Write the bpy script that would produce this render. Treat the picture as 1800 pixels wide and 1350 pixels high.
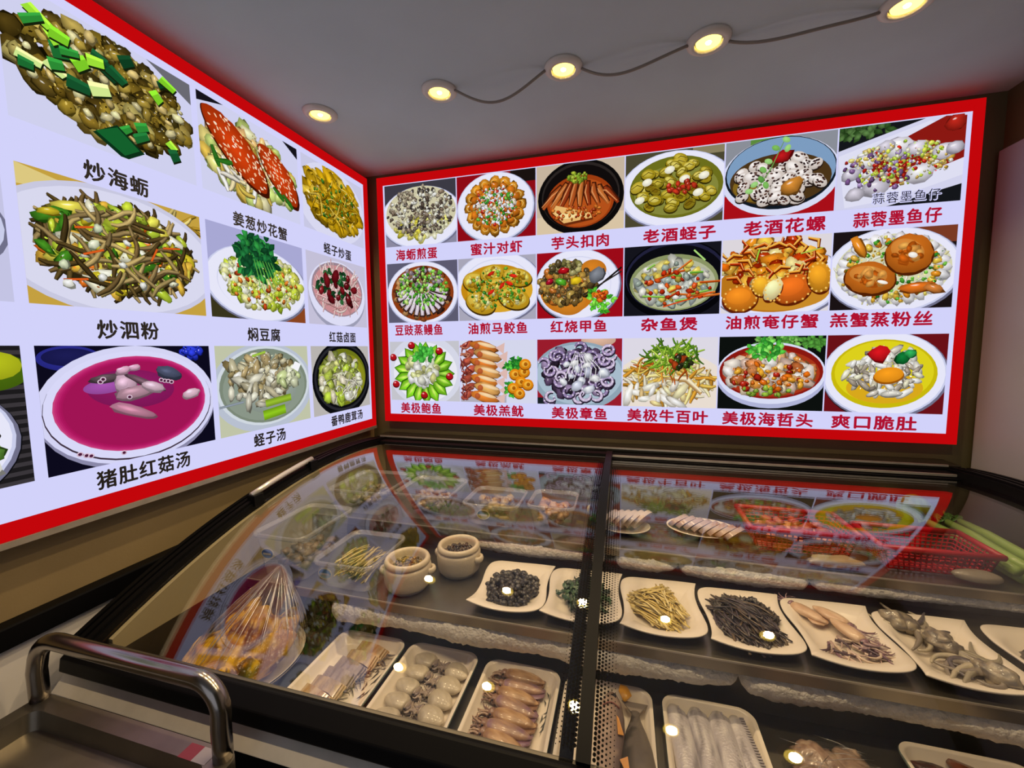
import bpy, math, random
from math import sin, cos, pi, sqrt, atan2, hypot
from mathutils import Vector, Matrix, noise
SC = bpy.context.scene
COL = SC.collection
for o in list(bpy.data.objects):
    bpy.data.objects.remove(o)

# ------------------------------------------------------------------ camera, world, exposure
def cam_axes(pitch, roll, yaw):
    cz, sz, cx, sx = cos(yaw), sin(yaw), cos(pitch), sin(pitch)
    f = Vector((-sz * cx, cz * cx, sx)); r = Vector((cz, sz, 0)); u = r.cross(f)
    return cos(roll) * r + sin(roll) * u, -sin(roll) * r + cos(roll) * u, f
r_, u_, f_ = cam_axes(-0.0880, -0.0097, 0.2660)
cam_d = bpy.data.cameras.new('camera'); cam = bpy.data.objects.new('camera', cam_d); COL.objects.link(cam)
cam.matrix_world = Matrix(((r_.x, u_.x, -f_.x, 1.2339), (r_.y, u_.y, -f_.y, -1.8531), (r_.z, u_.z, -f_.z, 1.4687), (0, 0, 0, 1)))
cam_d.sensor_fit = 'HORIZONTAL'; cam_d.sensor_width = 36.0; cam_d.lens = 724.3 / 1800 * 36.0
cam_d.clip_start = 0.02
SC.camera = cam
W = bpy.data.worlds.new('world'); SC.world = W; W.use_nodes = True
W.node_tree.nodes['Background'].inputs[0].default_value = (0.58, 0.60, 0.69, 1)
W.node_tree.nodes['Background'].inputs[1].default_value = 0.8
SC.view_settings.view_transform = 'Standard'; SC.view_settings.look = 'None'
SC.view_settings.gamma = 1.0; SC.view_settings.use_curve_mapping = False
SC.view_settings.exposure = 0.0
SC.cycles.transparent_max_bounces = 32; SC.cycles.max_bounces = 10; SC.cycles.use_denoising = True
SC.cycles.caustics_reflective = False; SC.cycles.caustics_refractive = False
SC.cycles.sample_clamp_indirect = 4.0
SIGN_POWER = 1.0        # glow of the two menu lightboxes
SPOT_W = 15.0            # each ceiling downlight
BULB = 5.0              # glow of the lamp faces
CEIL = 2.335

# ------------------------------------------------------------------ helpers
def lin(c):
    if isinstance(c, str):
        c = tuple(int(c[i:i + 2], 16) / 255 for i in (0, 2, 4))
    return tuple(x / 12.92 if x <= .04045 else ((x + .055) / 1.055) ** 2.4 for x in c[:3])
MATS = {}
def mat(name, color='808080', rough=.5, metal=0., coat=0., var=0., vscale=8., bump=0., bscale=60., attr=False, spec=.5, sss=0., trans=0.):
    if name in MATS: return MATS[name]
    m = bpy.data.materials.new(name); m.use_nodes = True; MATS[name] = m
    nt = m.node_tree; b = nt.nodes['Principled BSDF']; L = nt.links
    c = lin(color); b.inputs['Base Color'].default_value = (*c, 1)
    b.inputs['Roughness'].default_value = rough; b.inputs['Metallic'].default_value = metal
    b.inputs['Coat Weight'].default_value = coat; b.inputs['Coat Roughness'].default_value = .12
    b.inputs['Specular IOR Level'].default_value = spec
    if sss:
        b.inputs['Subsurface Weight'].default_value = sss; b.inputs['Subsurface Radius'].default_value = (.01, .006, .004)
    src = None
    if attr:
        a = nt.nodes.new('ShaderNodeAttribute'); a.attribute_name = 'Col'; src = a.outputs['Color']
    if var or bump:
        tc = nt.nodes.new('ShaderNodeTexCoord')
    if var:
        n = nt.nodes.new('ShaderNodeTexNoise'); n.inputs['Scale'].default_value = vscale; n.inputs['Detail'].default_value = 5
        L.new(tc.outputs['Object'], n.inputs['Vector'])
        r = nt.nodes.new('ShaderNodeMapRange'); r.inputs[1].default_value = .3; r.inputs[2].default_value = .7
        r.inputs[3].default_value = 1 - var; r.inputs[4].default_value = 1 + var
        L.new(n.outputs['Fac'], r.inputs[0])
        mx = nt.nodes.new('ShaderNodeVectorMath'); mx.operation = 'SCALE'
        if src: L.new(src, mx.inputs[0])
        else: mx.inputs[0].default_value = c
        L.new(r.outputs[0], mx.inputs['Scale']); src = mx.outputs[0]
    if src: L.new(src, b.inputs['Base Color'])
    if bump:
        n = nt.nodes.new('ShaderNodeTexNoise'); n.inputs['Scale'].default_value = bscale; n.inputs['Detail'].default_value = 6
        L.new(tc.outputs['Object'], n.inputs['Vector'])
        bp = nt.nodes.new('ShaderNodeBump'); bp.inputs['Strength'].default_value = bump; bp.inputs['Distance'].default_value = .01
        L.new(n.outputs['Fac'], bp.inputs['Height']); L.new(bp.outputs[0], b.inputs['Normal'])
    return m
def emis(name, color, strength, attr=False, sampled=True):
    if name in MATS: return MATS[name]
    m = bpy.data.materials.new(name); m.use_nodes = True; MATS[name] = m
    nt = m.node_tree; nt.nodes.remove(nt.nodes['Principled BSDF'])
    e = nt.nodes.new('ShaderNodeEmission'); e.inputs[0].default_value = (*lin(color), 1); e.inputs[1].default_value = strength
    if attr:
        a = nt.nodes.new('ShaderNodeAttribute'); a.attribute_name = 'Col'; nt.links.new(a.outputs['Color'], e.inputs[0])
    nt.links.new(e.outputs[0], nt.nodes['Material Output'].inputs['Surface'])
    if not sampled: m.cycles.emission_sampling = 'NONE'
    return m
def clear(name, tint=(1, 1, 1), milk=0., bump=0., bscale=40., boost=1.0, rough=0.):
    """thin clear sheet: see-through mixed with a mirror by angle (Schlick)"""
    if name in MATS: return MATS[name]
    m = bpy.data.materials.new(name); m.use_nodes = True; MATS[name] = m
    nt = m.node_tree; nt.nodes.remove(nt.nodes['Principled BSDF']); N = nt.nodes.new; L = nt.links.new
    g = N('ShaderNodeNewGeometry'); d = N('ShaderNodeVectorMath'); d.operation = 'DOT_PRODUCT'
    nrm = g.outputs['Normal']
    if bump:
        tc = N('ShaderNodeTexCoord'); n = N('ShaderNodeTexNoise'); n.inputs['Scale'].default_value = bscale; n.inputs['Detail'].default_value = 4
        L(tc.outputs['Object'], n.inputs['Vector']); bp = N('ShaderNodeBump'); bp.inputs['Strength'].default_value = bump; bp.inputs['Distance'].default_value = .02
        L(n.outputs['Fac'], bp.inputs['Height']); nrm = bp.outputs[0]
    L(nrm, d.inputs[0]); L(g.outputs['Incoming'], d.inputs[1])
    def M(op, a, b=None):
        k = N('ShaderNodeMath'); k.operation = op
        for i, x in enumerate((a, b)):
            if x is None: continue
            if isinstance(x, (int, float)): k.inputs[i].default_value = x
            else: L(x, k.inputs[i])
        return k.outputs[0]
    c = M('ABSOLUTE', d.outputs['Value']); c = M('MINIMUM', c, 1.0)
    p = M('POWER', M('SUBTRACT', 1.0, c), 5.0)
    R = M('MULTIPLY', M('ADD', M('MULTIPLY', p, .957), .043), boost)
    R = M('MINIMUM', R, 1.0)
    t = N('ShaderNodeBsdfTransparent'); t.inputs[0].default_value = (*tint, 1)
    gl = N('ShaderNodeBsdfGlossy'); gl.inputs['Roughness'].default_value = rough
    L(nrm, gl.inputs['Normal'])
    base = t.outputs[0]
    if milk:
        df = N('ShaderNodeBsdfDiffuse'); df.inputs[0].default_value = (.85, .85, .85, 1)
        mm = N('ShaderNodeMixShader'); mm.inputs[0].default_value = milk; L(base, mm.inputs[1]); L(df.outputs[0], mm.inputs[2]); base = mm.outputs[0]
    mx = N('ShaderNodeMixShader'); L(R, mx.inputs[0]); L(base, mx.inputs[1]); L(gl.outputs[0], mx.inputs[2])
    L(mx.outputs[0], nt.nodes['Material Output'].inputs['Surface'])
    return m

WL = {}
def wl(o):
    return WL.get(o.name, Vector((0, 0, 0)))
def tag(o, label=None, cat=None, group=None, kind=None):
    if label: o['label'] = label
    if cat: o['category'] = cat
    if group: o['group'] = group
    if kind: o['kind'] = kind
    return o
def thing(name, label, cat, loc=(0, 0, 0), group=None):
    o = bpy.data.objects.new(name, None); COL.objects.link(o); o.location = loc; o.empty_display_size = .05
    WL[o.name] = Vector(loc)
    return tag(o, label, cat, group)
class MB:
    def __init__(s): s.v = []; s.f = []; s.c = []; s.mi = []; s.use = False; s.cm = 0
    def add(s, vs, fs, col=None):
        k = len(s.v); s.v += [tuple(p) for p in vs]; s.f += [tuple(i + k for i in f) for f in fs]; s.mi += [s.cm] * len(fs)
        if col is not None: s.use = True
        if callable(col): s.c += [lin(col(Vector(p))) for p in vs]
        else: s.c += [lin(col) if col is not None else (1, 1, 1)] * len(vs)
        return s
    def box(s, x0, x1, y0, y1, z0, z1, col=None):
        return s.add([(x0, y0, z0), (x1, y0, z0), (x1, y1, z0), (x0, y1, z0), (x0, y0, z1), (x1, y0, z1), (x1, y1, z1), (x0, y1, z1)],
                     [(0, 3, 2, 1), (4, 5, 6, 7), (0, 1, 5, 4), (1, 2, 6, 5), (2, 3, 7, 6), (3, 0, 4, 7)], col)
    def rings(s, R, cap=(True, True), col=None, closed=True):
        n = len(R[0]); vs = [p for r in R for p in r]; fs = []
        for i in range(len(R) - 1):
            for j in range(n if closed else n - 1):
                a, b = i * n + j, i * n + (j + 1) % n
                fs.append((a, b, b + n, a + n))
        if cap[0]: fs.append(tuple(reversed(range(n))))
        if cap[1]: fs.append(tuple(range((len(R) - 1) * n, len(R) * n)))
        return s.add(vs, fs, col)
    def tube(s, path, r, n=8, col=None, flat=1.0):
        P = [Vector(p) for p in path]; R = []; up = Vector((0, 0, 1)); prev = None
        for i, p in enumerate(P):
            t = (P[min(i + 1, len(P) - 1)] - P[max(i - 1, 0)]); t = t.normalized() if t.length > 1e-9 else Vector((1, 0, 0))
            if prev is None:
                a = t.cross(up)
                if a.length < .05: a = t.cross(Vector((1, 0, 0)))
            else:
                a = prev - t * prev.dot(t)
            a.normalize(); prev = a; b = t.cross(a)
            rr = r[i] if isinstance(r, (list, tuple)) else r
            R.append([p + a * rr * cos(2 * pi * k / n) + b * rr * flat * sin(2 * pi * k / n) for k in range(n)])
        return s.rings(R, col=col)
    def lathe(s, prof, c=(0, 0, 0), n=32, sx=1., sy=1., col=None, cap=(True, True)):
        return s.rings([[(c[0] + r * sx * cos(2 * pi * k / n), c[1] + r * sy * sin(2 * pi * k / n), c[2] + z) for k in range(n)] for r, z in prof], col=col, cap=cap)
    def blob(s, c, r, rz=0., tilt=0., jit=0., seed=0, nu=12, nv=8, col=None, fr=12.):
        M = Matrix.Rotation(rz, 3, 'Z') @ Matrix.Rotation(tilt, 3, 'Y'); c = Vector(c); R = []
        for i in range(nv + 1):
            a = pi * i / nv; ring = []
            for k in range(nu):
                b = 2 * pi * k / nu; d = Vector((sin(a) * cos(b), sin(a) * sin(b), -cos(a)))
                q = 1 + jit * noise.noise(d * 1.7 + Vector((seed * 7.3, seed * 3.1, 0)))
                ring.append(c + M @ Vector((d.x * r[0] * q, d.y * r[1] * q, d.z * r[2] * q)))
            R.append(ring)
        return s.rings(R, cap=(False, False), col=col)
    def build(s, name, m, parent=None, smooth=True, loc=None, bevel=0., angle=None):
        me = bpy.data.meshes.new(name)
        base = (wl(parent) if parent else Vector((0, 0, 0))) + (Vector(loc) if loc else Vector((0, 0, 0)))
        me.from_pydata([(p[0] - base.x, p[1] - base.y, p[2] - base.z) for p in s.v], [], s.f)
        ms = m if isinstance(m, (list, tuple)) else [m]
        for q in ms: me.materials.append(q)
        if len(ms) > 1: me.polygons.foreach_set('material_index', s.mi)
        if s.use:
            a = me.color_attributes.new('Col', 'FLOAT_COLOR', 'POINT')
            a.data.foreach_set('color', [x for c in s.c for x in (*c, 1.0)])
        if smooth: me.polygons.foreach_set('use_smooth', [True] * len(me.polygons))
        me.update(); me.validate()
        o = bpy.data.objects.new(name, me); COL.objects.link(o)
        if parent: o.parent = parent
        o.location = Vector(loc) if loc else (0, 0, 0)
        WL[o.name] = base
        if bevel:
            b = o.modifiers.new('Bevel', 'BEVEL'); b.width = bevel; b.segments = 2; b.limit_method = 'ANGLE'
        if smooth and angle:
            o.modifiers.new('Split', 'EDGE_SPLIT').split_angle = angle
        return o
def dup(root, loc, rz=None, label=None, group=None):
    r = root.copy(); COL.objects.link(r); r.location = loc
    if rz is not None: r.rotation_euler = (0, 0, rz)
    if label: r['label'] = label
    if group: r['group'] = group
    for ch in list(root.children):
        c = ch.copy(); COL.objects.link(c); c.parent = r
        for g in ch.children:
            d = g.copy(); COL.objects.link(d); d.parent = c
    return r
ORD = ['first', 'second', 'third', 'fourth', 'fifth', 'sixth', 'seventh', 'eighth', 'ninth', 'tenth', 'eleventh', 'twelfth']
def struct(name, mb, m, smooth=False, bevel=0.):
    return tag(mb.build(name, m, smooth=smooth, bevel=bevel), kind='structure')

# ------------------------------------------------------------------ materials of the place
m_ceil = mat('ceiling paint', 'bfcbd2', .85, var=.05, vscale=3, bump=.05, bscale=120)
m_olive = mat('olive wall paint', '8f7c56', .7, var=.06, vscale=6, bump=.05, bscale=200)
m_olived = mat('dark olive wall cladding', '5c5638', .6, var=.08, vscale=6)
m_white = mat('white laminate', 'e6e2df', .4, var=.04, vscale=4)
m_black = mat('black plastic', '060608', .5, spec=.12)
m_blackm = mat('matt black trim', '060608', .65, spec=.08)
m_alu = mat('brushed aluminium', 'b8b3aa', .42, metal=.75, var=.1, vscale=30)
m_steel = mat('stainless steel', '8a8478', .34, metal=.9, var=.12, vscale=12, bump=.04, bscale=30)
m_tube = mat('polished steel tube', '9a938c', .2, metal=1., var=.1, vscale=20)
m_inner = mat('dark steel liner', '7d776a', .36, metal=.7, var=.15, vscale=9)
m_glass = clear('sliding glass', boost=1.3)
m_clear = clear('clear plastic', milk=.085, bump=.12, bscale=25, boost=1.3, rough=.06)
m_film = clear('cling film', milk=.0, bump=.25, bscale=90, boost=1.5, rough=.24)
m_ceramic = mat('white melamine', 'e4dacb', .28, coat=.4)
m_celadon = mat('celadon melamine edge', '9fb0a4', .3, coat=.4)
m_food = mat('food', attr=True, rough=.42, coat=.35, bump=.15, bscale=90)
m_wet = mat('wet food', attr=True, rough=.36, coat=.4, bump=.18, bscale=120, sss=.0)
m_floor = mat('floor tile', '4a4540', .4, var=.1, vscale=5)
m_frost = mat('white frost', 'eeeae0', .8, var=.12, vscale=60, bump=.8, bscale=90)

# ------------------------------------------------------------------ room shell
struct('floor', MB().box(-.1, 2.6, -4, .1, -.05, 0), m_floor)
struct('ceiling', MB().box(-.1, 2.6, -4, .1, CEIL, CEIL + .06), m_ceil)
struct('wall_back', MB().box(-.1, 2.6, .05, .1, 0, CEIL), m_olived)
struct('wall_left', MB().box(-.1, -.05, -4, .05, 0, CEIL), m_olive)
struct('wall_right', MB().box(2.5, 2.6, -4, .05, 0, CEIL), m_olived)
struct('trim_1', MB().box(-.05, -.012, -3.2, -.02, .842, .892), m_black, bevel=.004)       # dark ledge on the left wall
struct('trim_2', MB().box(-.05, -.03, -3.2, .05, 0, .842), m_white)                       # white lower wall
p = MB().box(2.475, 2.5, -1.9, .03, .3, 2.13).build('wall_panel', mat('grey white panel', '9c99a0', .5, var=.05, vscale=3), smooth=False, bevel=.004)
tag(p, 'blank greyish white panel fixed to the wall right of the red bordered menu', 'panel')

# ------------------------------------------------------------------ flat picture drawing for the backlit menus
class Pic:
    """a small drawing kit: shapes are stacked flat, each corner carries its own colour so blobs look rounded"""
    def __init__(s, w=1.303, seed=1): s.w = w; s.sh = []; s.r = random.Random(seed)
    def clip(s, P):
        for ax, val, sg in ((0, 0, 1), (0, s.w, -1), (1, 0, 1), (1, 1, -1)):
            o = []
            for i in range(len(P)):
                a, b = P[i - 1], P[i]; da, db = sg * (a[ax] - val), sg * (b[ax] - val)
                if (da >= 0) != (db >= 0):
                    t = da / (da - db); o.append((a[0] + t * (b[0] - a[0]), a[1] + t * (b[1] - a[1]), tuple(x + t * (y - x) for x, y in zip(a[2], b[2]))))
                if db >= 0: o.append(b)
            P = o
            if len(P) < 3: return None
        return P
    def put(s, polys):
        Q = [q for q in (s.clip(P) for P in polys) if q]
        if Q: s.sh.append(Q)
    def poly(s, pts, c):
        c = lin(c) if isinstance(c, str) else c; s.put([[(x, y, c) for x, y in pts]])
    def fan(s, ctr, cc, ring, rc):
        n = len(ring); s.put([[(ctr[0], ctr[1], cc), (*ring[i], rc[i]), (*ring[(i + 1) % n], rc[(i + 1) % n])] for i in range(n)])
    def bg(s, c): s.poly([(0, 0), (s.w, 0), (s.w, 1), (0, 1)], c)
    def R(s, x0, y0, x1, y1, c): s.poly([(x0, y0), (x1, y0), (x1, y1), (x0, y1)], c)
    def ell(s, x, y, a, b, rot, n, j=0.):
        k, q = cos(rot), sin(rot); o = []
        for i in range(n):
            t = 2 * pi * i / n; m = 1 + (s.r.uniform(-j, j) if j else 0); o.append((x + m * (a * cos(t) * k - b * sin(t) * q), y + m * (a * cos(t) * q + b * sin(t) * k)))
        return o
    def E(s, x, y, a, b, c, rot=0., n=36, g=1.16):
        if max(a, b) < .02: return s.poly(s.ell(x, y, a, b, rot, 7), c)
        P = s.ell(x, y, a, b, rot, n if max(a, b) > .15 else 14)
        if max(a, b) > .4: return s.poly(P, c)
        s.fan((x - a * .15, y + b * .25), s.mul(c, g), P, [s.mul(c, .82 + .14 * (v - y) / max(a, b)) for u, v in P])
    def B(s, x, y, a, b, c, rot=0., j=.25, n=9):
        P = s.ell(x, y, a, b, rot, n, j)
        if max(a, b) < .022: return s.poly(P, c)
        s.fan((x - a * .12, y + b * .2), s.mul(c, 1.3), P, [s.mul(c, .72 + .22 * (v - y) / max(a, b)) for u, v in P])
    def S(s, path, w, c, taper=.5):
        n = len(path); Lf = []; Rt = []; c0 = s.mul(c, .6); c1 = s.mul(c, 1.25)
        for i, (x, y) in enumerate(path):
            a, b = path[max(i - 1, 0)], path[min(i + 1, n - 1)]; dx, dy = b[0] - a[0], b[1] - a[1]; d = hypot(dx, dy) or 1
            ww = w * .5 * (1 - (1 - taper) * abs(2 * i / (n - 1) - 1) ** 2) if n > 1 else w * .5
            Lf.append((x - dy / d * ww, y + dx / d * ww)); Rt.append((x + dy / d * ww, y - dx / d * ww))
        Q = []
        for i in range(n - 1):
            A, Bq = path[i], path[i + 1]
            Q.append([(*Lf[i], c0), (*Lf[i + 1], c0), (*Bq, c1), (*A, c1)]); Q.append([(*A, c1), (*Bq, c1), (*Rt[i + 1], c0), (*Rt[i], c0)])
        s.put(Q)
    def mul(s, c, k): return tuple(min(1, x * k) for x in (lin(c) if isinstance(c, str) else c))
    def item(s, x, y, r, el, rot, c, j=.22, hi=True, dark=.28):
        k = s.r.uniform(.7, 1.2); c = s.mul(c, k); P = s.ell(x + .003, y - .006, r * el + .004, r + .004, rot, 9, j)
        s.poly(P, s.mul(c, dark * .8)); P = s.ell(x, y, r * el, r, rot, 10, j)
        s.fan((x - r * .2, y + r * .3), s.mul(c, 1.5), P, [s.mul(c, s.r.uniform(.45, .75) + .2 * (v - y) / (r * el)) for u, v in P])
        if hi and s.r.random() < .5:
            P = s.ell(x - r * .2, y + r * .35, r * .32 * el, r * .16, rot, 5, .3); s.fan((x - r * .2, y + r * .35), (.95, .93, .87), P, [s.mul(c, 1.5)] * 5)
    def pts(s, n, x, y, a, b):
        P = []
        for i in range(n):
            t = i * 2.39996 + s.r.uniform(-.35, .35); q = sqrt((i + .5) / n) * s.r.uniform(.93, 1.04); P.append((x + a * q * cos(t) + s.r.uniform(-.015, .015), y + b * q * sin(t) + s.r.uniform(-.015, .015)))
        s.r.shuffle(P)
        return sorted(P, key=lambda p: -round(p[1], 1))
    def heap(s, n, x, y, a, b, pal, r0, r1, el=(1, 1.7), rot=None, j=.22, hi=True, dark=.28):
        n = int(n * 1.45)
        for u, v in s.pts(n, x, y, a, b):
            s.item(u, v, s.r.uniform(r0 * .8, r1), s.r.uniform(*el), s.r.uniform(0, pi) if rot is None else rot + s.r.uniform(-.4, .4), s.r.choice(pal), j, hi, dark)
        if n > 70:                                   # fine crumbs and glints that break the surface up
            for u, v in s.pts(n, x, y, a * .96, b * .96):
                s.poly(s.ell(u, v, s.r.uniform(.005, .014), s.r.uniform(.004, .008), s.r.uniform(0, 3), 5, .3), s.mul(s.r.choice(pal), s.r.choice((.25, .4, 1.6, 1.9))))
    def nood(s, n, x, y, a, b, pal, w, ln, dark=.3, curl=1.2):
        for u, v in s.pts(n, x, y, a, b):
            d = s.r.uniform(0, 2 * pi); t = s.r.uniform(-curl, curl); P = [(u, v)]
            for i in range(6):
                d += t / 5 + s.r.uniform(-.25, .25); P.append((P[-1][0] + cos(d) * ln / 6, P[-1][1] + sin(d) * ln / 6))
            ox, oy = u - sum(p[0] for p in P) / 7, v - sum(p[1] for p in P) / 7; P = [(p[0] + ox, p[1] + oy) for p in P]
            c = s.mul(s.r.choice(pal), s.r.uniform(.7, 1.2))
            s.S([(p[0] + .003, p[1] - .006) for p in P], w * 1.35, s.mul(c, dark)); s.S(P, w, c); s.S([(p[0] - w * .1, p[1] + w * .15) for p in P[1:4]], w * .22, s.mul(c, 1.7))
    def leaf(s, x, y, L, w, rot, c):
        c = s.mul(c, s.r.uniform(.75, 1.2)); k, q = cos(rot), sin(rot)
        T = lambda p: (x + p[0] * k - p[1] * q, y + p[0] * q + p[1] * k)
        P = [T(p) for p in [(0, 0), (L * .25, w * .8), (L * .6, w), (L, 0), (L * .6, -w), (L * .25, -w * .8)]]
        s.fan(T((L * .5, w * .2)), s.mul(c, 1.6), P, [s.mul(c, k2) for k2 in (.5, .8, 1., .7, .6, .5)])
    def herbs(s, n, x, y, a, b, pal=('3c8f2c', '2b6f22', '57b037', '1c4f1c'), L=.12):
        for u, v in s.pts(n, x, y, a, b):
            for k in range(4): s.leaf(u, v, s.r.uniform(.5, 1) * L, L * .24, s.r.uniform(0, 2 * pi), s.r.choice(pal))
    def plate(s, x, y, a, b, rim='c9cdea', face='e6e6f8', inner='d4d6ee', rot=0.):
        s.E(x + .01, y - .015, a * 1.02, b * 1.02, '70708a', rot); s.E(x, y, a, b, rim, rot); s.E(x, y + .006, a * .97, b * .97, face, rot)
        s.E(x, y, a * .8, b * .8, inner, rot); s.E(x, y - .008, a * .785, b * .785, face, rot)
    def build(s, name, parent, o, ux, uz, nrm, width, height):
        """lay the drawing flat on the sign: o = lower left corner, ux along the width, uz up"""
        mb = MB(); o, ux, uz, nrm = Vector(o), Vector(ux), Vector(uz), Vector(nrm); vs = []; fs = []; cs = []
        st = min(6e-6, .006 / max(1, len(s.sh)))
        for i, Q in enumerate(s.sh):
            for P in Q:
                k = len(vs)
                for (a, b, c) in P: vs.append(o + ux * (a / s.w * width) + uz * (b * height) + nrm * (.0006 + i * st)); cs.append(c)
                fs.append(tuple(range(k, len(vs))))
        mb.v = [tuple(v) for v in vs]; mb.f = fs; mb.c = cs; mb.mi = [0] * len(fs); mb.use = True
        return mb.build(name, m_print, parent, smooth=False)
m_print = emis('backlit print', 'ffffff', SIGN_POWER, attr=True, sampled=False)
m_panel = emis('backlit white face', 'd2d2fa', SIGN_POWER)
m_redlit = emis('backlit red border', 'c2060b', SIGN_POWER)
m_txtred = emis('backlit red lettering', 'b01030', SIGN_POWER, sampled=False)
m_txtblk = mat('black lettering', '0b0a10', .6)
m_edge = emis('backlit border edge', '5a0204', SIGN_POWER, sampled=False)

def text_mesh(txt):
    cu = bpy.data.curves.new('lettering', 'FONT'); cu.body = txt; cu.size = 1; cu.resolution_u = 3; cu.fill_mode = 'FRONT'
    cu.space_character = 1.12
    o = bpy.data.objects.new('lettering', cu); COL.objects.link(o)
    dg = bpy.context.evaluated_depsgraph_get(); dg.update()
    me = bpy.data.meshes.new_from_object(o.evaluated_get(dg))
    V = [tuple(v.co) for v in me.vertices]; F = [tuple(p.vertices) for p in me.polygons]
    bpy.data.objects.remove(o); bpy.data.curves.remove(cu); bpy.data.meshes.remove(me)
    return V, F
def caption(txt, parent, center, ux, uz, nrm, width, height, m, name='caption', lift=.001, bold=.03):
    V, F = text_mesh(txt)
    if not V: return None
    x0, x1 = min(v[0] for v in V), max(v[0] for v in V); y0, y1 = min(v[1] for v in V), max(v[1] for v in V)
    c, ux, uz, nrm = Vector(center), Vector(ux), Vector(uz), Vector(nrm)
    mb = MB(); em = width / (x1 - x0)
    for q, (dx, dy) in enumerate(((0, 0), (1, 0), (-1, 0), (0, 1), (0, -1))):
      mb.add([c + ux * (dx * bold * em) + uz * (dy * bold * em) + nrm * (q * 2e-5) + ux * ((v[0] - (x0 + x1) / 2) / (x1 - x0) * width) + uz * ((v[1] - (y0 + y1) / 2) / (y1 - y0) * height) + nrm * lift for v in V], F)
    return mb.build(name, m, parent, smooth=False)

def CAST(seed=1, w=1.303): return Pic(w, seed)
G = ('4f9a2e', '7cc23a', '2f6d20', 'a8d848')
def p_oyster_omelette(s):
    s.bg('3c3a44'); s.R(0, 0, 1.303, .25, '8a88a0'); s.plate(.66, .44, .74, .5); s.E(.66, .52, .64, .42, 'cfc9a8'); s.heap(60, .66, .3, .5, .2, ('d8cf70', 'e3dfb4', 'c2b83e'), .03, .05, hi=False, dark=.6)
    s.heap(190, .66, .54, .6, .38, ('7c6a58', '5a4c42', 'a79a84', 'd8d4c0', '8e8270', 'e4e2d2', '3f3836'), .016, .034, dark=.35)
def p_prawns(s):
    s.bg('8e0a16'); s.R(.9, .82, 1.303, 1, '1a1210'); s.plate(.64, .48, .64, .53)
    for k in range(16):
        a = 2 * pi * k / 16; x, y = .64 + .42 * cos(a), .5 + .36 * sin(a)
        s.item(x, y, .085, 1.1, a, 'd48a22'); s.item(x - .05 * cos(a), y - .05 * sin(a), .06, 1.2, a + 1, 'c06a18'); s.S([(x + .05 * cos(a + t), y + .05 * sin(a + t)) for t in (-1, 0, 1, 2)], .012, 'f0c878')
    s.heap(60, .64, .5, .33, .27, ('c8641c', 'e8a850', 'd8741c', 'f2e4d0'), .02, .04)
    s.heap(80, .64, .5, .36, .3, ('3f9a30', 'f0f0e4', '6cb83c', 'b8281c', 'f4f4f0'), .012, .024, dark=.4)
def p_pork_taro(s):
    s.bg('c6b49e'); s.R(0, 0, 1.303, .25, 'd8c4a4'); s.E(.66, .5, .64, .54, '0c0a0a'); s.E(.66, .52, .58, .48, '2a2422'); s.E(.66, .5, .56, .46, '100c0c'); s.E(.66, .44, .5, .38, '9c3c10'); s.E(.66, .42, .46, .34, 'b4501a')
    for k in range(9):
        x = .34 + k * .08; d = (k - 4) * .02
        s.S([(x + d * 3, .36 + abs(k - 4) * .01), (x + d, .56), (x + .05, .8 - abs(k - 3) * .035)], .12, '4a1a0a'); s.S([(x + d * 3, .37), (x + d, .56), (x + .04, .78 - abs(k - 3) * .035)], .085, ('a85020', 'b8662c', '8c3414')[k % 3]); s.S([(x + d * 3 - .02, .4), (x + d - .02, .56), (x + .02, .74 - abs(k - 3) * .035)], .022, 'd89058')
    s.poly([(.22, .3), (.42, .1), (.86, .16), (.84, .24), (.3, .4)], '6a2a0c'); s.poly([(.24, .31), (.42, .14), (.84, .19), (.82, .26), (.3, .41)], 'e8b870'); s.poly([(.28, .3), (.44, .2), (.8, .23), (.5, .27)], 'f6dc9c')
    s.heap(22, .62, .78, .14, .07, ('7c9a28', 'a8b838'), .016, .026); s.heap(30, .6, .28, .4, .1, ('a83a10', 'd8782c'), .012, .024)
def p_wine_clams(s):
    s.bg('4a4630'); s.R(.9, .9, 1.303, 1, '8a8060'); s.plate(.68, .47, .76, .52); s.E(.68, .5, .62, .42, '6c6e1c'); s.E(.68, .46, .56, .34, '84863a')
    for x, y in s.pts(42, .68, .54, .54, .34):
        r = s.r.uniform(.06, .085); a = s.r.uniform(-.7, .7); s.E(x, y - .012, r * 1.3, r, '3c3208', a); s.E(x, y, r * 1.2, r * .86, s.r.choice(('a8921c', '8c7a18', 'c0a830', '94841e')), a); s.E(x - .01, y + .012, r * .85, r * .5, s.r.choice(('c8b440', 'd8c860', '7c6410')), a); s.S([(x - r, y - .02), (x, y + r * .4), (x + r, y)], .012, '4a3c0a')
    for x, y in ((.3, .6), (.8, .6), (1.05, .62), (.98, .4), (.2, .36), (.6, .74)): s.E(x, y, .07, .05, 'f0ecd8', .3)
    s.heap(9, .75, .5, .2, .08, ('b8321c',), .03, .04)
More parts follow.
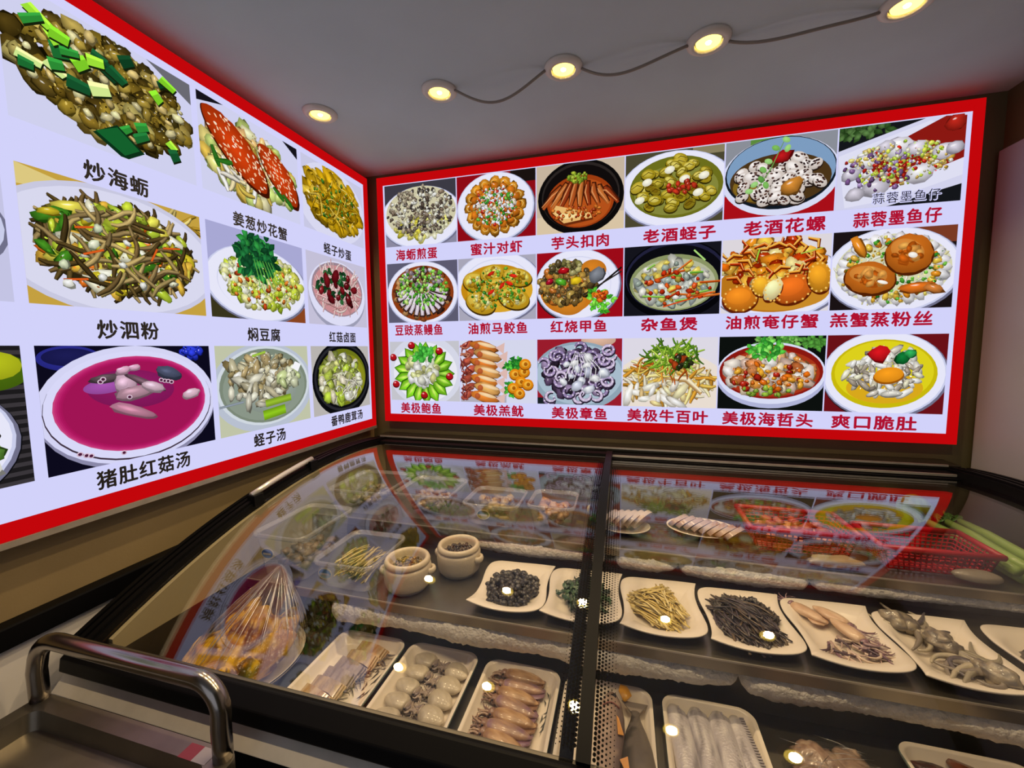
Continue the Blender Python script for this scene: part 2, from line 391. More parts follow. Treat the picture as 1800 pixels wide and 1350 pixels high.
def p_flower_snails(s):
    s.bg('8a8e98'); s.R(0, 0, 1.303, .3, 'a80e18'); s.R(.3, .85, .8, 1, '5a8a3c'); s.E(.66, .5, .7, .5, 'd6daf2'); s.E(.66, .54, .66, .46, '101822'); s.E(.66, .56, .64, .43, '7c9cc0'); s.E(.66, .46, .6, .33, '4a3418'); s.E(.5, .4, .4, .22, '8c6c20')
    for x, y in s.pts(34, .68, .44, .54, .3):
        r = s.r.uniform(.065, .1); a = s.r.uniform(-.9, .9); s.E(x, y - .014, r * 1.35, r, '2a1e18', a); s.E(x, y, r * 1.25, r * .9, 'd8ccc4', a); s.E(x - .02, y + .02, r * .8, r * .5, 'f0e8e4', a)
        for k in range(9): s.B(x + s.r.uniform(-.9, .9) * r, y + s.r.uniform(-.7, .7) * r, .018, .012, s.r.choice(('3a2420', '5a3a30', '2a1a1c')), a)
    s.item(.8, .36, .1, 1.3, .4, 'b8782c'); s.item(.68, .74, .07, 1.8, .5, 'b8181c'); s.S([(.4, .36), (.55, .6), (.7, .95)], .016, '6a9a4a')
    for x, y in ((.72, .95), (.6, .86), (.74, .84), (.52, .7), (.46, .6), (.36, .42), (.5, .4), (.44, .48), (.3, .34)): s.E(x, y, .05, .035, s.r.choice(('7ab85a', '9ad07a', '5a9a44')), s.r.uniform(0, 3))
def p_garlic_cuttlefish(s):
    s.bg('14161a'); s.herbs(14, .2, .95, .3, .06, ('2c4a20', '4a6a38'), .14); s.poly([(0, .72), (.9, 1), (1.303, 1), (1.303, .2), (.55, 0), (0, 0)], 'd2d2ec'); s.poly([(0, .66), (.95, .97), (1.303, .8), (1.303, .3), (.6, .08), (.1, .02)], 'dedef2'); s.poly([(.5, .2), (1.303, .5), (1.303, .98), (1.1, 1), (.3, .6)], '8a1812')
    s.item(1.2, .92, .09, 1.2, .3, 'a02016')
    s.heap(120, .62, .5, .56, .26, ('d8b860', 'e0c878', 'c8a040', 'c8dc50', 'a8cc3a', 'b82a1c', 'f0ece4'), .014, .03, dark=.5, rot=.3)
    for x, y, r in ((.3, .56, .1), (.62, .7, .12), (.82, .66, .09), (.86, .36, .11), (1.1, .6, .09), (.42, .24, .11), (.14, .42, .08), (.2, .18, .08), (.56, .42, .06), (1.2, .62, .07), (.5, .72, .07)):
        s.item(x, y, r, 1.35, .3, 'dcd6e4', .12, dark=.5)
    s.heap(22, .45, .45, .4, .26, ('7a5a8a', 'a890c0', '6a4a7a'), .016, .03); s.heap(60, .66, .54, .5, .24, ('c8dc50', 'e0c060', 'a8cc3a', 'c42a1c', 'f0e8c0'), .012, .022, dark=.5)
def p_steamed_eel(s):
    s.bg('5c5a70'); s.plate(.65, .48, .66, .53); s.E(.65, .48, .58, .46, '8c3c14'); s.E(.65, .5, .5, .4, 'b06a28'); s.heap(80, .65, .48, .52, .42, ('8a4a24', '5a2c18', '3c2420', 'a87a4a'), .03, .05)
    for k in range(13):
        a = pi * (.02 + k * .08) + pi; c = cos(a); d = sin(a); s.S([(.65 + c * .16, .56 + d * .1), (.65 + c * .33, .52 + d * .28), (.65 + c * .5, .5 + d * .42)], .11, '3a2420', .8); s.S([(.65 + c * .16, .57 + d * .1), (.65 + c * .33, .53 + d * .28), (.65 + c * .47, .51 + d * .4)], .075, 'cfc0cc', .85); s.S([(.64 + c * .2, .58 + d * .1), (.64 + c * .33, .54 + d * .28), (.64 + c * .4, .52 + d * .38)], .025, 'ece4ee')
    s.heap(34, .65, .72, .4, .18, ('c8c0c8', '7a5a48', '9a8a94', '4a3028'), .03, .05); s.heap(80, .65, .58, .48, .34, ('5cb030', '8cd84a', '3c8a24', 'c0e878'), .014, .028, dark=.45)
def p_fried_mackerel(s):
    s.bg('a8a6b8'); s.plate(.65, .52, .74, .56); s.E(.64, .5, .6, .38, 'c48a14'); s.E(.7, .46, .55, .34, 'd8a428')
    for x, y, a, b, r in ((.3, .62, .22, .16, -.2), (.58, .74, .2, .14, .2), (1.0, .66, .24, .14, -.2), (.62, .5, .22, .17, .3), (.94, .34, .26, .17, -.3), (.38, .28, .26, .17, -.35)):
        s.E(x, y - .02, a * 1.05, b * 1.05, '4a3208', r); s.E(x, y, a, b, 'c89c20', r); s.E(x - .01, y + .02, a * .85, b * .7, 'dcbc48', r); s.heap(12, x, y, a * .7, b * .6, ('a87c14', 'e4cc60', 'b88c1c'), .02, .04, dark=.7, hi=False)
    s.heap(70, .65, .5, .5, .32, ('4c9a2c', '2f7a20', 'e8e0a0', '7cb838'), .012, .024, dark=.5)
    for x, y, a in ((.5, .7, .5), (.8, .6, -.4), (.5, .4, .6), (.7, .48, .9), (.86, .7, -.2)): s.leaf(x, y, .16, .03, a, 'cc2414')
def p_braised_turtle(s):
    s.bg('9c0a18'); s.E(.62, .48, .66, .55, '20141a'); s.plate(.62, .5, .64, .53); s.E(.48, .46, .44, .4, 'c8741a'); s.E(.5, .24, .26, .2, 'd88424'); s.E(.86, .7, .2, .16, 'cc7a20')
    s.heap(120, .46, .5, .42, .3, ('6a5228', '8a6a38', 'a8853c', '4a3a20', 'c0a050', '5a4c30', 'b86a28'), .03, .06); s.heap(24, .46, .76, .26, .1, ('7a7440', 'a8a068', '5c5030'), .03, .05)
    s.item(.42, .72, .05, 1.6, .2, 'c81420'); s.item(.2, .56, .04, 1.6, .4, 'b81430'); s.item(.38, .55, .05, 1.7, -.2, '58b02c'); s.item(.6, .56, .06, 1.4, .2, 'e8c020')
    s.item(.92, .62, .1, 1.2, .8, '70747c'); s.S([(.75, .3), (1.28, .72)], .026, '14100c', 1); s.S([(.72, .34), (1.28, .66)], .022, '2a2420', 1)
    s.herbs(16, .98, .26, .17, .16, ('54b82c', '7cd844', '3c9a24'), .12); s.heap(12, .98, .32, .08, .06, ('e86a1c', 'c83a14'), .02, .035)
def p_fish_pot(s):
    s.bg('14141c'); s.E(.7, .5, .72, .56, '06060a'); s.E(.7, .54, .68, .5, '20203a'); s.E(.7, .52, .66, .47, '0a0a10'); s.E(.68, .46, .6, .4, '8a9464'); s.E(.68, .44, .56, .36, 'b4b898')
    s.heap(15, .66, .46, .46, .3, ('b8bcb4', 'a0a8a8', 'ccccc0', '8c9490', 'd0c478'), .06, .1, el=(1.4, 2.6), j=.15, dark=.4); s.heap(30, .66, .46, .5, .32, ('d0b850', 'e8e4d4', '9aa89c'), .03, .05)
    for k in range(16):
        x, y = s.r.uniform(.25, 1.05), s.r.uniform(.2, .76); a = s.r.uniform(-.2, 1.0); l = s.r.uniform(.15, .34); c = s.r.choice(('dc5a14', 'e87a2c', 'c83c10', '9cd858', 'b8e488', '7cc040')); s.S([(x, y - .012), (x + cos(a) * l, y + sin(a) * l * .6 - .012)], .045, s.mul(c, .4)); s.S([(x, y), (x + cos(a) * l, y + sin(a) * l * .6)], .03, c)
    s.heap(16, .7, .4, .46, .28, ('c03010', 'd8541c'), .022, .035); s.S([(.55, .12), (1.2, .3)], .04, 'd84a14'); s.S([(.95, .9), (1.1, .75)], .05, 'a8d878')
def p_oil_crab(s):
    s.bg('dcd6dc'); s.plate(.65, .4, .8, .5); s.E(.66, .36, .7, .36, 'b87418'); s.E(.7, .24, .6, .22, 'c88a28')
    s.heap(60, .62, .62, .58, .34, ('d8640c', 'c83c08', 'e88a1c', 'f0b040', '9c2404', 'f4d890'), .05, .1, dark=.3)
    for k in range(26):
        x, y = s.r.uniform(.05, 1.15), s.r.uniform(.4, .9); a = s.r.uniform(0, pi); P = [(x, y), (x + .12 * cos(a), y + .1 * sin(a)), (x + .22 * cos(a + .6), y + .16 * sin(a + .6))]; c = s.r.choice(('e0701c', 'c8340c', 'f0a030')); s.S([(u + .005, v - .014) for u, v in P], .06, '6a1a04'); s.S(P, .04, c); s.S([(u, v + .008) for u, v in P], .012, 'f8c878')
    for x, y, a, b, r, c in ((.24, .2, .22, .18, .1, 'd87c1c'), (.86, .3, .24, .19, .3, 'd4641a'), (.5, .36, .12, .14, .2, 'e0a028'), (.64, .3, .1, .16, -.5, 'f0dca0'), (1.18, .44, .14, .2, .2, 'd89020')):
        s.E(x, y - .02, a * 1.06, b * 1.06, '6a2206', r); s.B(x, y, a, b, c, r, .07, 22); s.E(x - .02, y + .03, a * .7, b * .6, s.mul(c, 1.35), r)
        for k in range(14): s.E(x + a * .92 * cos(k * .45), y + b * .92 * sin(k * .45), .014, .014, 'f0c060')
    s.S([(.42, .7), (.46, .86)], .04, '9cc83c'); s.S([(.95, .76), (1.2, .82)], .03, 'a8c850')
def p_crab_noodles(s):
    s.bg('1a1214'); s.R(.9, .8, 1.303, 1, '7a3a24'); s.plate(.66, .48, .72, .54); s.E(.66, .5, .62, .44, 'd6d4b0'); s.nood(60, .66, .5, .56, .4, ('e4e0c8', 'f0ecdc', 'd8d098'), .02, .2, .6)
    for k in range(26):
        a = 2 * pi * k / 26; x, y = .66 + .52 * cos(a), .5 + .38 * sin(a); s.item(x, y, .06, 1.4, a, 'ece8ec', .2, dark=.45); s.item(x - .05 * cos(a), y - .04 * sin(a), .035, 1.4, a, s.r.choice(('d88a20', 'c8701c', 'e0b040')))
    s.heap(90, .66, .5, .56, .42, ('4ca030', '7cc84a', '2f7a24', 'd8a838', 'e8d068'), .01, .022, dark=.6, hi=False)
    for x, y, a, b, r in ((.42, .4, .28, .2, -.2), (.82, .68, .25, .24, -.5)):
        s.E(x, y - .02, a * 1.05, b * 1.06, '5a2406', r); s.B(x, y, a, b, 'c4681a', r, .05, 24); s.E(x - .02, y + .04, a * .75, b * .55, 'd88838', r); s.heap(14, x, y, a * .6, b * .5, ('b4540f', 'e09a48'), .02, .05, dark=.8, hi=False)
    s.E(.56, .34, .06, .022, 'fff6ea', -.3); s.E(.86, .66, .05, .035, 'f8f0e8', -.3)
    s.item(.28, .8, .06, 2.4, -1.1, 'd07c20'); s.item(.92, .26, .07, 2.6, .1, 'd06a1c'); s.item(1.1, .24, .05, 2.2, -.4, 'd8823a')
def p_abalone(s):
    s.bg('c4c4cc'); s.E(.66, .5, .7, .6, 'd4d6e6'); s.E(.66, .48, .6, .5, 'e8e8f2')
    for k in range(17):
        a = 2 * pi * k / 17; x, y = .64 + .42 * cos(a), .46 + .34 * sin(a); s.leaf(x - .2 * cos(a), y - .16 * sin(a), .36, .1, a, '3c7a10'); s.leaf(x - .2 * cos(a), y - .15 * sin(a), .34, .08, a, '78c020'); s.leaf(x - .16 * cos(a), y - .13 * sin(a), .26, .03, a, 'b0e454')
    for x, y in ((.06, .74), (.42, .94), (.94, .84), (1.12, .42), (.1, .28), (.64, .1)): s.E(x, y - .012, .07, .06, '4a0608'); s.E(x, y, .062, .055, 'b0141c'); s.E(x - .02, y + .02, .02, .014, 'f0a0a0')
    s.heap(36, .62, .54, .28, .26, ('e4e4d4', 'd0d4b8', 'c8cc90', 'f0f0ea', 'b8b878'), .045, .08, j=.15, dark=.45); s.herbs(9, .64, .8, .14, .1, ('2f8a2c', '4cb040'), .16)
def p_glazed_squid(s):
    s.bg('d4d6ec'); s.R(0, 0, .8, .12, 'b0acb8')
    for k in range(7):
        y = .9 - k * .135; x = .42 + (k % 2) * .05; s.item(x - .3, y + .03, .06, 1.8, .5, 'b0503c'); s.nood(5, x - .36, y, .08, .05, ('a84a3c', 'c87a60', '7a2c2c'), .02, .16)
        s.item(x, y, .085, 2.9, -.25, ('d87a2c', 'e0a058', 'd8782c', 'e8a458')[k % 4], .1); s.E(x + .05, y + .025, .16, .03, 'f4d0a0', -.25); s.poly([(x + .2, y - .02), (x + .36, y + .06), (x + .34, y - .12)], 'dcb8b0'); s.E(x - .12, y + .01, .05, .05, 'b85a30')
    s.herbs(20, .93, .6, .12, .12, ('2c8a2c', '50b83c', '1c6a24'), .1); s.herbs(18, .9, .22, .12, .12, ('2c8a2c', '50b83c'), .1)
    for x, y in ((.95, .46), (1.1, .5), (1.05, .34), (.92, .24), (1.16, .3), (1.12, .62), (1.02, .16)): s.E(x, y - .012, .1, .09, '8a4a08'); s.E(x, y, .095, .085, 'e88c14'); s.E(x, y, .06, .05, 'f4b43c'); s.E(x + .01, y, .03, .03, 'a85c0c')
def p_octopus(s):
    s.bg('9a1c2c'); s.E(.95, .98, .26, .1, 'd8b098'); s.E(.65, .44, .72, .52, '8ea4b4'); s.E(.65, .46, .66, .46, 'a8bccb'); s.R(0, 0, .14, .1, '1a2024')
    s.heap(46, .62, .5, .52, .36, ('5a4664', '3a2c40', '8a7898', '241c28'), .05, .08)
    for k in range(44):
        x, y = s.r.uniform(.1, 1.15), s.r.uniform(.12, .85); d = s.r.uniform(0, 6.28); P = []
        for i in range(9): P.append((x, y)); d += .55; x += cos(d) * .045; y += sin(d) * .04
        s.S([(u + .004, v - .014) for u, v in P], .07, '2a2034'); s.S(P, .05, s.r.choice(('a894bc', '8c7aa4', 'c4b4d0')))
        for u, v in P[::2]: s.E(u, v, .013, .011, 'e8dcec')
    s.heap(9, .72, .48, .36, .26, ('dce0ec', 'f0f0f6', 'c4c8dc'), .045, .07, dark=.5)
    for k in range(8): s.S([(.6 + k * .02, .8), (.5 + k * .07, .55), (.42 + k * .08, .36)], .012, 'f0ecec')
def p_tripe(s):
    s.bg('dcd8e4'); s.E(.65, .3, .8, .5, 'e8dcd0'); s.nood(90, .62, .4, .6, .28, ('e8d088', 'f0dca8', 'd8b050', 'c88c2c', 'f4e8c8'), .045, .34, .5)
    s.heap(14, .5, .2, .48, .16, ('f0e4cc', 'e4d4a8', 'f4ecdc', 'e8c88c'), .035, .055, el=(2.2, 3.6), j=.14, dark=.5); s.S([(.55, .44), (.9, .4), (1.1, .2)], .09, 'b89058'); s.S([(.55, .45), (.9, .42), (1.1, .23)], .065, 'f4dcb8')
    s.nood(26, .6, .58, .4, .14, ('d8882c', 'c05a18', 'e8c860'), .02, .3); s.nood(70, .7, .74, .36, .18, ('6c9a24', '9cc040', '4a7a1c', 'b8cc58'), .022, .28, .5); s.heap(14, .82, .66, .14, .1, ('3a5a18', '2a2a18', 'a84018'), .03, .05)
def p_jellyfish(s):
    s.bg('0c100e'); s.herbs(14, .75, .95, .3, .06, ('4a8a34', '7cb85a'), .12); s.herbs(6, 1.2, .92, .1, .06, ('4a8a34',), .12); s.E(.65, .46, .68, .44, 'b0b4d8'); s.E(.65, .5, .67, .42, 'd8dcf4'); s.E(.65, .52, .64, .37, '8a1810'); s.E(.65, .5, .6, .32, 'a83418')
    s.heap(80, .64, .5, .52, .26, ('d8a068', 'c8804c', 'e4c8a8', 'b06030', 'e8d8cc', 'd08c3c', 'c4a898'), .04, .08, dark=.35); s.heap(30, .64, .44, .5, .2, ('d86a14', 'e8a030', 'a82414'), .02, .04); s.heap(8, .6, .25, .34, .05, ('88a838',), .025, .035)
    s.herbs(20, .6, .82, .2, .1, ('4cb038', '7cd858', '2f8a2c'), .13)
def p_crisp_tripe(s):
    s.bg('6a1018'); s.E(.64, .46, .68, .56, '1a1014'); s.plate(.64, .49, .68, .55); s.E(.64, .5, .58, .44, 'c8b80c'); s.E(.64, .52, .54, .4, 'dcd01c'); s.E(.66, .32, .42, .2, 'd8a81c')
    s.heap(60, .64, .52, .42, .3, ('e8e4d8', 'c8c0b4', 'a89c8c', 'f0ece0', '8c8074', 'dcd4b8'), .028, .042, el=(1.8, 3.2), j=.12, dark=.35)
    s.B(.58, .74, .12, .1, '7a0a10', .2, .2); s.B(.58, .76, .11, .09, 'c8141c', .2, .2); s.item(.84, .7, .07, 1.2, .5, '128038'); s.item(.92, .76, .05, 1.2, .2, '2ca050'); s.E(.7, .47, .17, .1, 'a85c08', .15); s.E(.7, .49, .16, .095, 'f0981c', .15)
# ---- left menu
def l_stir_oysters(s):
    s.bg('cfd0ee'); s.poly([(.95, 1), (1.338, 1), (1.338, .8)], '6a6a72'); s.heap(200, .66, .54, .62, .4, ('6a5418', '8c7426', '4a3a12', 'a8924a', '5c4a1c', '7c6420', '3a3010', 'b8a860'), .035, .075, dark=.25)
    s.heap(40, .66, .54, .6, .38, ('c8b070', 'a08838', 'd8cc98'), .02, .04)
    for k in range(26):
        x, y = s.r.uniform(.1, 1.2), s.r.uniform(.2, .88); a = s.r.uniform(-.8, .8); c = s.r.choice(('14502a', '1c6a30', '7cc828', '9ce038', '0e3c20', '2c8a34', 'd0e890')); l, w = s.r.uniform(.08, .17), s.r.uniform(.03, .06); k2, q = cos(a), sin(a)
        Q = [(x + l * u * k2 - w * v * q, y + l * u * q + w * v * k2) for u, v in ((-.5, -1), (.5, -.8), (.6, .8), (-.4, 1))]; s.poly([(u + .006, v - .016) for u, v in Q], '14200c'); s.poly(Q, c); s.poly([Q[3], Q[2], ((Q[2][0] * 2 + Q[1][0]) / 3, (Q[2][1] * 2 + Q[1][1]) / 3), ((Q[3][0] * 2 + Q[0][0]) / 3, (Q[3][1] * 2 + Q[0][1]) / 3)], s.mul(c, 1.6))
    s.poly([(.48, .12), (.7, -.02), (.86, .1), (.66, .26)], '0a3018'); s.poly([(.5, .14), (.7, .02), (.82, .11), (.66, .24)], '14602c')
def l_crab(s):
    s.bg('cfd0ee'); s.poly([(0, 1), (.3, 1), (0, .9)], '14121a'); s.poly([(1.1, 1), (1.338, 1), (1.338, .86)], '14121a'); s.heap(90, .64, .46, .6, .4, ('e4dcae', 'd8c878', 'f0ecdc', 'c8a848', 'b8c870', 'e8b878'), .05, .09, dark=.35); s.nood(16, .5, .25, .36, .12, ('e8d8a8', 'f0e8d8', 'b8a048'), .05, .24)
    for x, y, a, b, r in ((1.0, .5, .40, .2, -.8), (.42, .55, .5, .23, -.72)):
        def shell(f, c, dx, dy, k0, k1):
            P = []
            for q in range(40):
                t = 2 * pi * q / 40; u = a * f * cos(t); sn = sin(t); v = b * f * (abs(sn) ** 1.25) * (1 if sn > 0 else -.72) * (1 + (.05 * sin(q * 2.6) if sn > 0 else 0)); P.append((x + dx + u * cos(r) - v * sin(r), y + dy + u * sin(r) + v * cos(r)))
            s.fan((x + dx - .04, y + dy + .05), s.mul(c, k1), P, [s.mul(c, k0)] * 40)
        shell(1.06, '3c1004', .01, -.025, 1, 1); shell(1.0, 'c23a0c', 0, 0, .62, 1.35)
        for k in range(95):
            t, q = s.r.uniform(0, 6.28), sqrt(s.r.random()) * .93; u, v = a * q * cos(t), b * q * sin(t); s.B(x + u * cos(r) - v * sin(r), y + u * sin(r) + v * cos(r), .02, .009, s.r.choice(('f0d0a8', 'f8e4cc', 'e8a878')), r + s.r.uniform(-.6, .6))
    for x, y, a in ((.12, .5, -1.2), (.9, .34, -.6), (1.05, .3, -.7), (.16, .36, .2)): s.S([(x, y), (x + .14 * cos(a), y + .14 * sin(a)), (x + .2 * cos(a), y + .22 * sin(a))], .07, '2a6a1c')
def l_razor_omelette(s):
    s.bg('c8c8e4'); s.E(.62, .48, .74, .56, 'd8d8f0'); s.heap(150, .64, .52, .56, .4, ('b8900c', 'c8a01c', '9c7808', 'd8b43c', '8a6a0c', 'c49a14'), .05, .09, rot=-.5, el=(1.5, 2.6), dark=.35); s.nood(40, .64, .5, .5, .34, ('a8800c', 'e0c050', '7c5c08'), .02, .24); s.heap(24, .64, .52, .48, .32, ('3c7a24', '6a9a2c'), .014, .026)
def l_noodles(s):
    s.bg('c4a040'); s.poly([(0, 1), (.5, .9), (0, .85)], 'dcc880'); s.nood(10, 1.1, .85, .2, .12, ('d8c070', 'a88428'), .03, .3); s.E(.64, .48, .84, .54, 'c8c8e0'); s.E(.64, .48, .8, .5, 'd8d8ee'); s.E(.66, .5, .6, .38, '2c2410')
    s.nood(230, .64, .52, .54, .34, ('4a3a1c', '6a5430', '8a744a', '5a4824', '3a2c14', 'a8905c'), .034, .3, .3)
    s.heap(90, .64, .5, .58, .38, ('c8b428', 'e0d050', '9cb030', 'e8e4c8', 'd86a1c', '3c7a1c', 'b8c838', 'd8a83c'), .022, .05, el=(1.2, 3)); s.nood(50, .64, .5, .5, .34, ('6a5430', '8a744a', '4a3a1c', 'b09860'), .032, .3, .3)
    for x, y, a in ((.3, .62, .3), (.34, .42, .5), (.84, .46, 1.2), (.95, .6, .2), (.2, .2, .2)): s.S([(x, y), (x + .16 * cos(a), y + .13 * sin(a))], .035, 'd85a1c')
    s.heap(6, .5, .4, .4, .3, ('dce4c0', 'f0f0e0'), .025, .035)
def l_tofu(s):
    s.bg('a8a8d4'); s.R(0, 0, 1.338, .2, '8a4420'); s.R(0, 0, .5, .3, '38341c'); s.plate(.66, .42, .72, .44); s.heap(190, .7, .46, .56, .32, ('c0d040', 'd8e060', 'e8ecb0', 'a0b828', 'e0dc98', 'c8c858', 'f0f0d0'), .028, .055, dark=.45); s.heap(26, .7, .42, .52, .26, ('d87a2c', 'c84a1c'), .014, .026)
    s.herbs(42, .6, .74, .26, .22, ('12502a', '1c6a34', '2c8a3c', '0e3c20'), .16)
    for k in range(7): s.S([(.55 + k * .04, .7), (.6 + k * .05, .5), (.62 + k * .06, .3 + .03 * k)], .014, '6cb848')
def l_pink_noodles(s):
    s.bg('c4c0d8'); s.E(.66, .44, .64, .5, '9c9cb4'); s.E(.66, .48, .64, .48, 'dcdcf4'); s.E(.66, .54, .58, .4, '9a8490'); s.E(.66, .53, .55, .37, 'c88c90'); s.nood(120, .66, .54, .46, .3, ('e8b8b8', 'f0ccc8', 'd89c9c', 'f4dcd4'), .022, .34, .5)
    s.herbs(14, .56, .62, .4, .24, ('1c4a24', '2c6434', '14361c'), .14); s.heap(9, .66, .54, .42, .26, ('6a1018', '8a1c24', '5a0c14'), .05, .07)
def l_red_mushroom_soup(s):
    s.bg('0c0a1c'); s.E(.2, .9, .2, .1, '2a2c8c'); s.E(.2, .91, .17, .07, '1a1a50'); s.heap(12, 1.15, .95, .1, .05, ('2c3cd8',), .02, .04); s.E(.66, .46, .7, .54, '8a88a8'); s.E(.66, .48, .7, .52, 'd4d4f4'); s.E(.66, .47, .66, .48, '3c2c3c'); s.E(.66, .48, .655, .475, 'd8d8f8')
    for k in range(6): s.E(.66, .49, .6 - .012 * k, .42 - .01 * k, (lin('c8407c'), lin('c02c72'), lin('b82068'), lin('ae185f'), lin('a81459'), lin('a01454'))[k])
    s.E(.62, .62, .34, .17, '8c1a60', -.1); s.E(.42, .66, .16, .06, 'a050a8', .1)
    for x, y, a, b, r, c in ((.42, .72, .12, .035, .1, '5a4a50'), (.56, .66, .09, .1, .5, 'c8a4b8'), (.62, .58, .16, .06, .1, 'b08898'), (.72, .66, .18, .03, -.5, '6a505c'), (.78, .62, .1, .05, -.3, 'd0b0c0'), (.92, .74, .12, .06, -.35, '4a5068'), (.6, .42, .2, .05, -.4, 'b87c94'), (1.12, .52, .09, .05, .2, 'd8b4c4'), (.55, .78, .06, .03, .3, 'd8a8c0'), (.64, .8, .05, .025, .2, 'd8a8c0')): s.B(x, y, a, b, s.mul(c, .5), r, .12, 14); s.B(x, y + .012, a * .92, b * .85, c, r, .12, 14); s.B(x - .02, y + .02, a * .5, b * .4, s.mul(c, 1.4), r, .2, 9)
    for x, y in ((.38, .7), (.4, .72), (.88, .67), (.91, .665), (.94, .655), (.85, .68), (.58, .55), (.2, .13), (.24, .11), (.27, .1), (.5, .07)): s.E(x, y, .022, .02, 'e0c4d8'); s.E(x, y, .014, .013, '4a1838')
def l_razor_soup(s):
    s.bg('c0c4a8'); s.E(.66, .5, .74, .54, 'b8c0d0'); s.E(.66, .52, .68, .48, 'd0d8e0'); s.E(.66, .52, .64, .45, '7c8878'); s.E(.66, .5, .6, .4, '8a9688'); s.E(.7, .42, .4, .24, '98a49a')
    s.heap(60, .62, .66, .48, .24, ('c8c0a0', 'a89468', '7a6a44', 'e0dcc8', '9a8a60', 'b8b090'), .03, .055, el=(1.2, 2.4)); s.heap(18, .56, .48, .4, .18, ('d0ccb8', 'a8a084'), .035, .05, el=(1.5, 3)); s.heap(10, 1.0, .6, .16, .12, ('d8dcb8', 'c0cc90'), .05, .07)
    s.poly([(1.04, .72), (1.1, .8), (1.2, .76), (1.14, .66)], 'f4f4f8'); s.S([(.6, .3), (1.0, .34)], .09, '8cb02c', 1); s.S([(.56, .16), (.9, .2)], .12, '84b81c', 1); s.S([(.45, .88), (.64, .93)], .06, '9cc040'); s.S([(0, .33), (.3, .36)], .05, '8a94a0')
def l_duck_soup(s):
    s.bg('b8b4b0'); s.E(.68, .5, .68, .58, '0a0a0e'); s.E(.68, .52, .64, .52, '26262c'); s.E(.68, .52, .6, .48, '0c0c10'); s.E(.68, .52, .56, .44, '6c7418'); s.E(.72, .5, .5, .38, '888a1c')
    s.heap(90, .62, .5, .46, .36, ('c8c880', 'a8b848', 'dcdcb8', '8a8c54', 'c0b8a0', 'e4e4d0', '78803c', 'b0c840'), .045, .085, dark=.3); s.nood(12, .85, .34, .2, .14, ('d8d4c0', 'c0bca8'), .02, .3)
def l_edge_a(s): s.bg('cfd0ee'); s.heap(90, .7, .5, .5, .36, ('8a7a34', 'b0a060', 'd8d0b0', '5a7a2c'), .03, .06)
def l_edge_b(s): s.bg('c4c4e4'); s.E(.6, .46, .74, .4, '1a1a28'); s.plate(.6, .5, .73, .42); s.heap(90, .66, .6, .55, .3, ('b8a878', '8a9a5c', 'd8d4c0', '4a5a34'), .03, .06)
def l_edge_c(s):
    s.bg('1c1a1c')
    for k in range(16): s.R(0, k / 16, 1.338, k / 16 + .03, '3a363a')
    s.E(1.16, .82, .22, .14, '4a6a10'); s.E(1.2, .86, .14, .1, 'b0b81c'); s.E(.62, .34, .68, .5, '0c0c10'); s.plate(.6, .36, .67, .49); s.heap(80, .7, .36, .5, .32, ('8a9478', 'c8ccb8', '5a8a34', 'e0e0d8', '4a4438', '9ac05c'), .04, .07)

BACK = [[(p_oyster_omelette, '海蛎煎蛋'), (p_prawns, '蜜汁对虾'), (p_pork_taro, '芋头扣肉'), (p_wine_clams, '老酒蛏子'), (p_flower_snails, '老酒花螺'), (p_garlic_cuttlefish, '蒜蓉墨鱼仔')],
        [(p_steamed_eel, '豆豉蒸鳗鱼'), (p_fried_mackerel, '油煎马鲛鱼'), (p_braised_turtle, '红烧甲鱼'), (p_fish_pot, '杂鱼煲'), (p_oil_crab, '油煎奄仔蟹'), (p_crab_noodles, '羔蟹蒸粉丝')],
        [(p_abalone, '美极鲍鱼'), (p_glazed_squid, '美极羔鱿'), (p_octopus, '美极章鱼'), (p_tripe, '美极牛百叶'), (p_jellyfish, '美极海哲头'), (p_crisp_tripe, '爽口脆肚')]]
LEFT = [[(l_razor_omelette, '蛏子炒蛋'), (l_crab, '姜葱炒花蟹'), (l_stir_oysters, '炒海蛎'), (l_edge_a, '')],
        [(l_pink_noodles, '红菇卤面'), (l_tofu, '焖豆腐'), (l_noodles, '炒泗粉'), (l_edge_b, '')],
        [(l_duck_soup, '番鸭鹿茸汤'), (l_razor_soup, '蛏子汤'), (l_red_mushroom_soup, '猪肚红菇汤'), (l_edge_c, '')]]
ROWS_B = [(1.967, 2.257), (1.598, 1.886), (1.210, 1.504)]; CAP_B = (1.925, 1.560, 1.172)
ROWS_L = [(1.957, 2.240), (1.574, 1.867), (1.190, 1.483)]; CAP_L = (1.899, 1.523, 1.154)

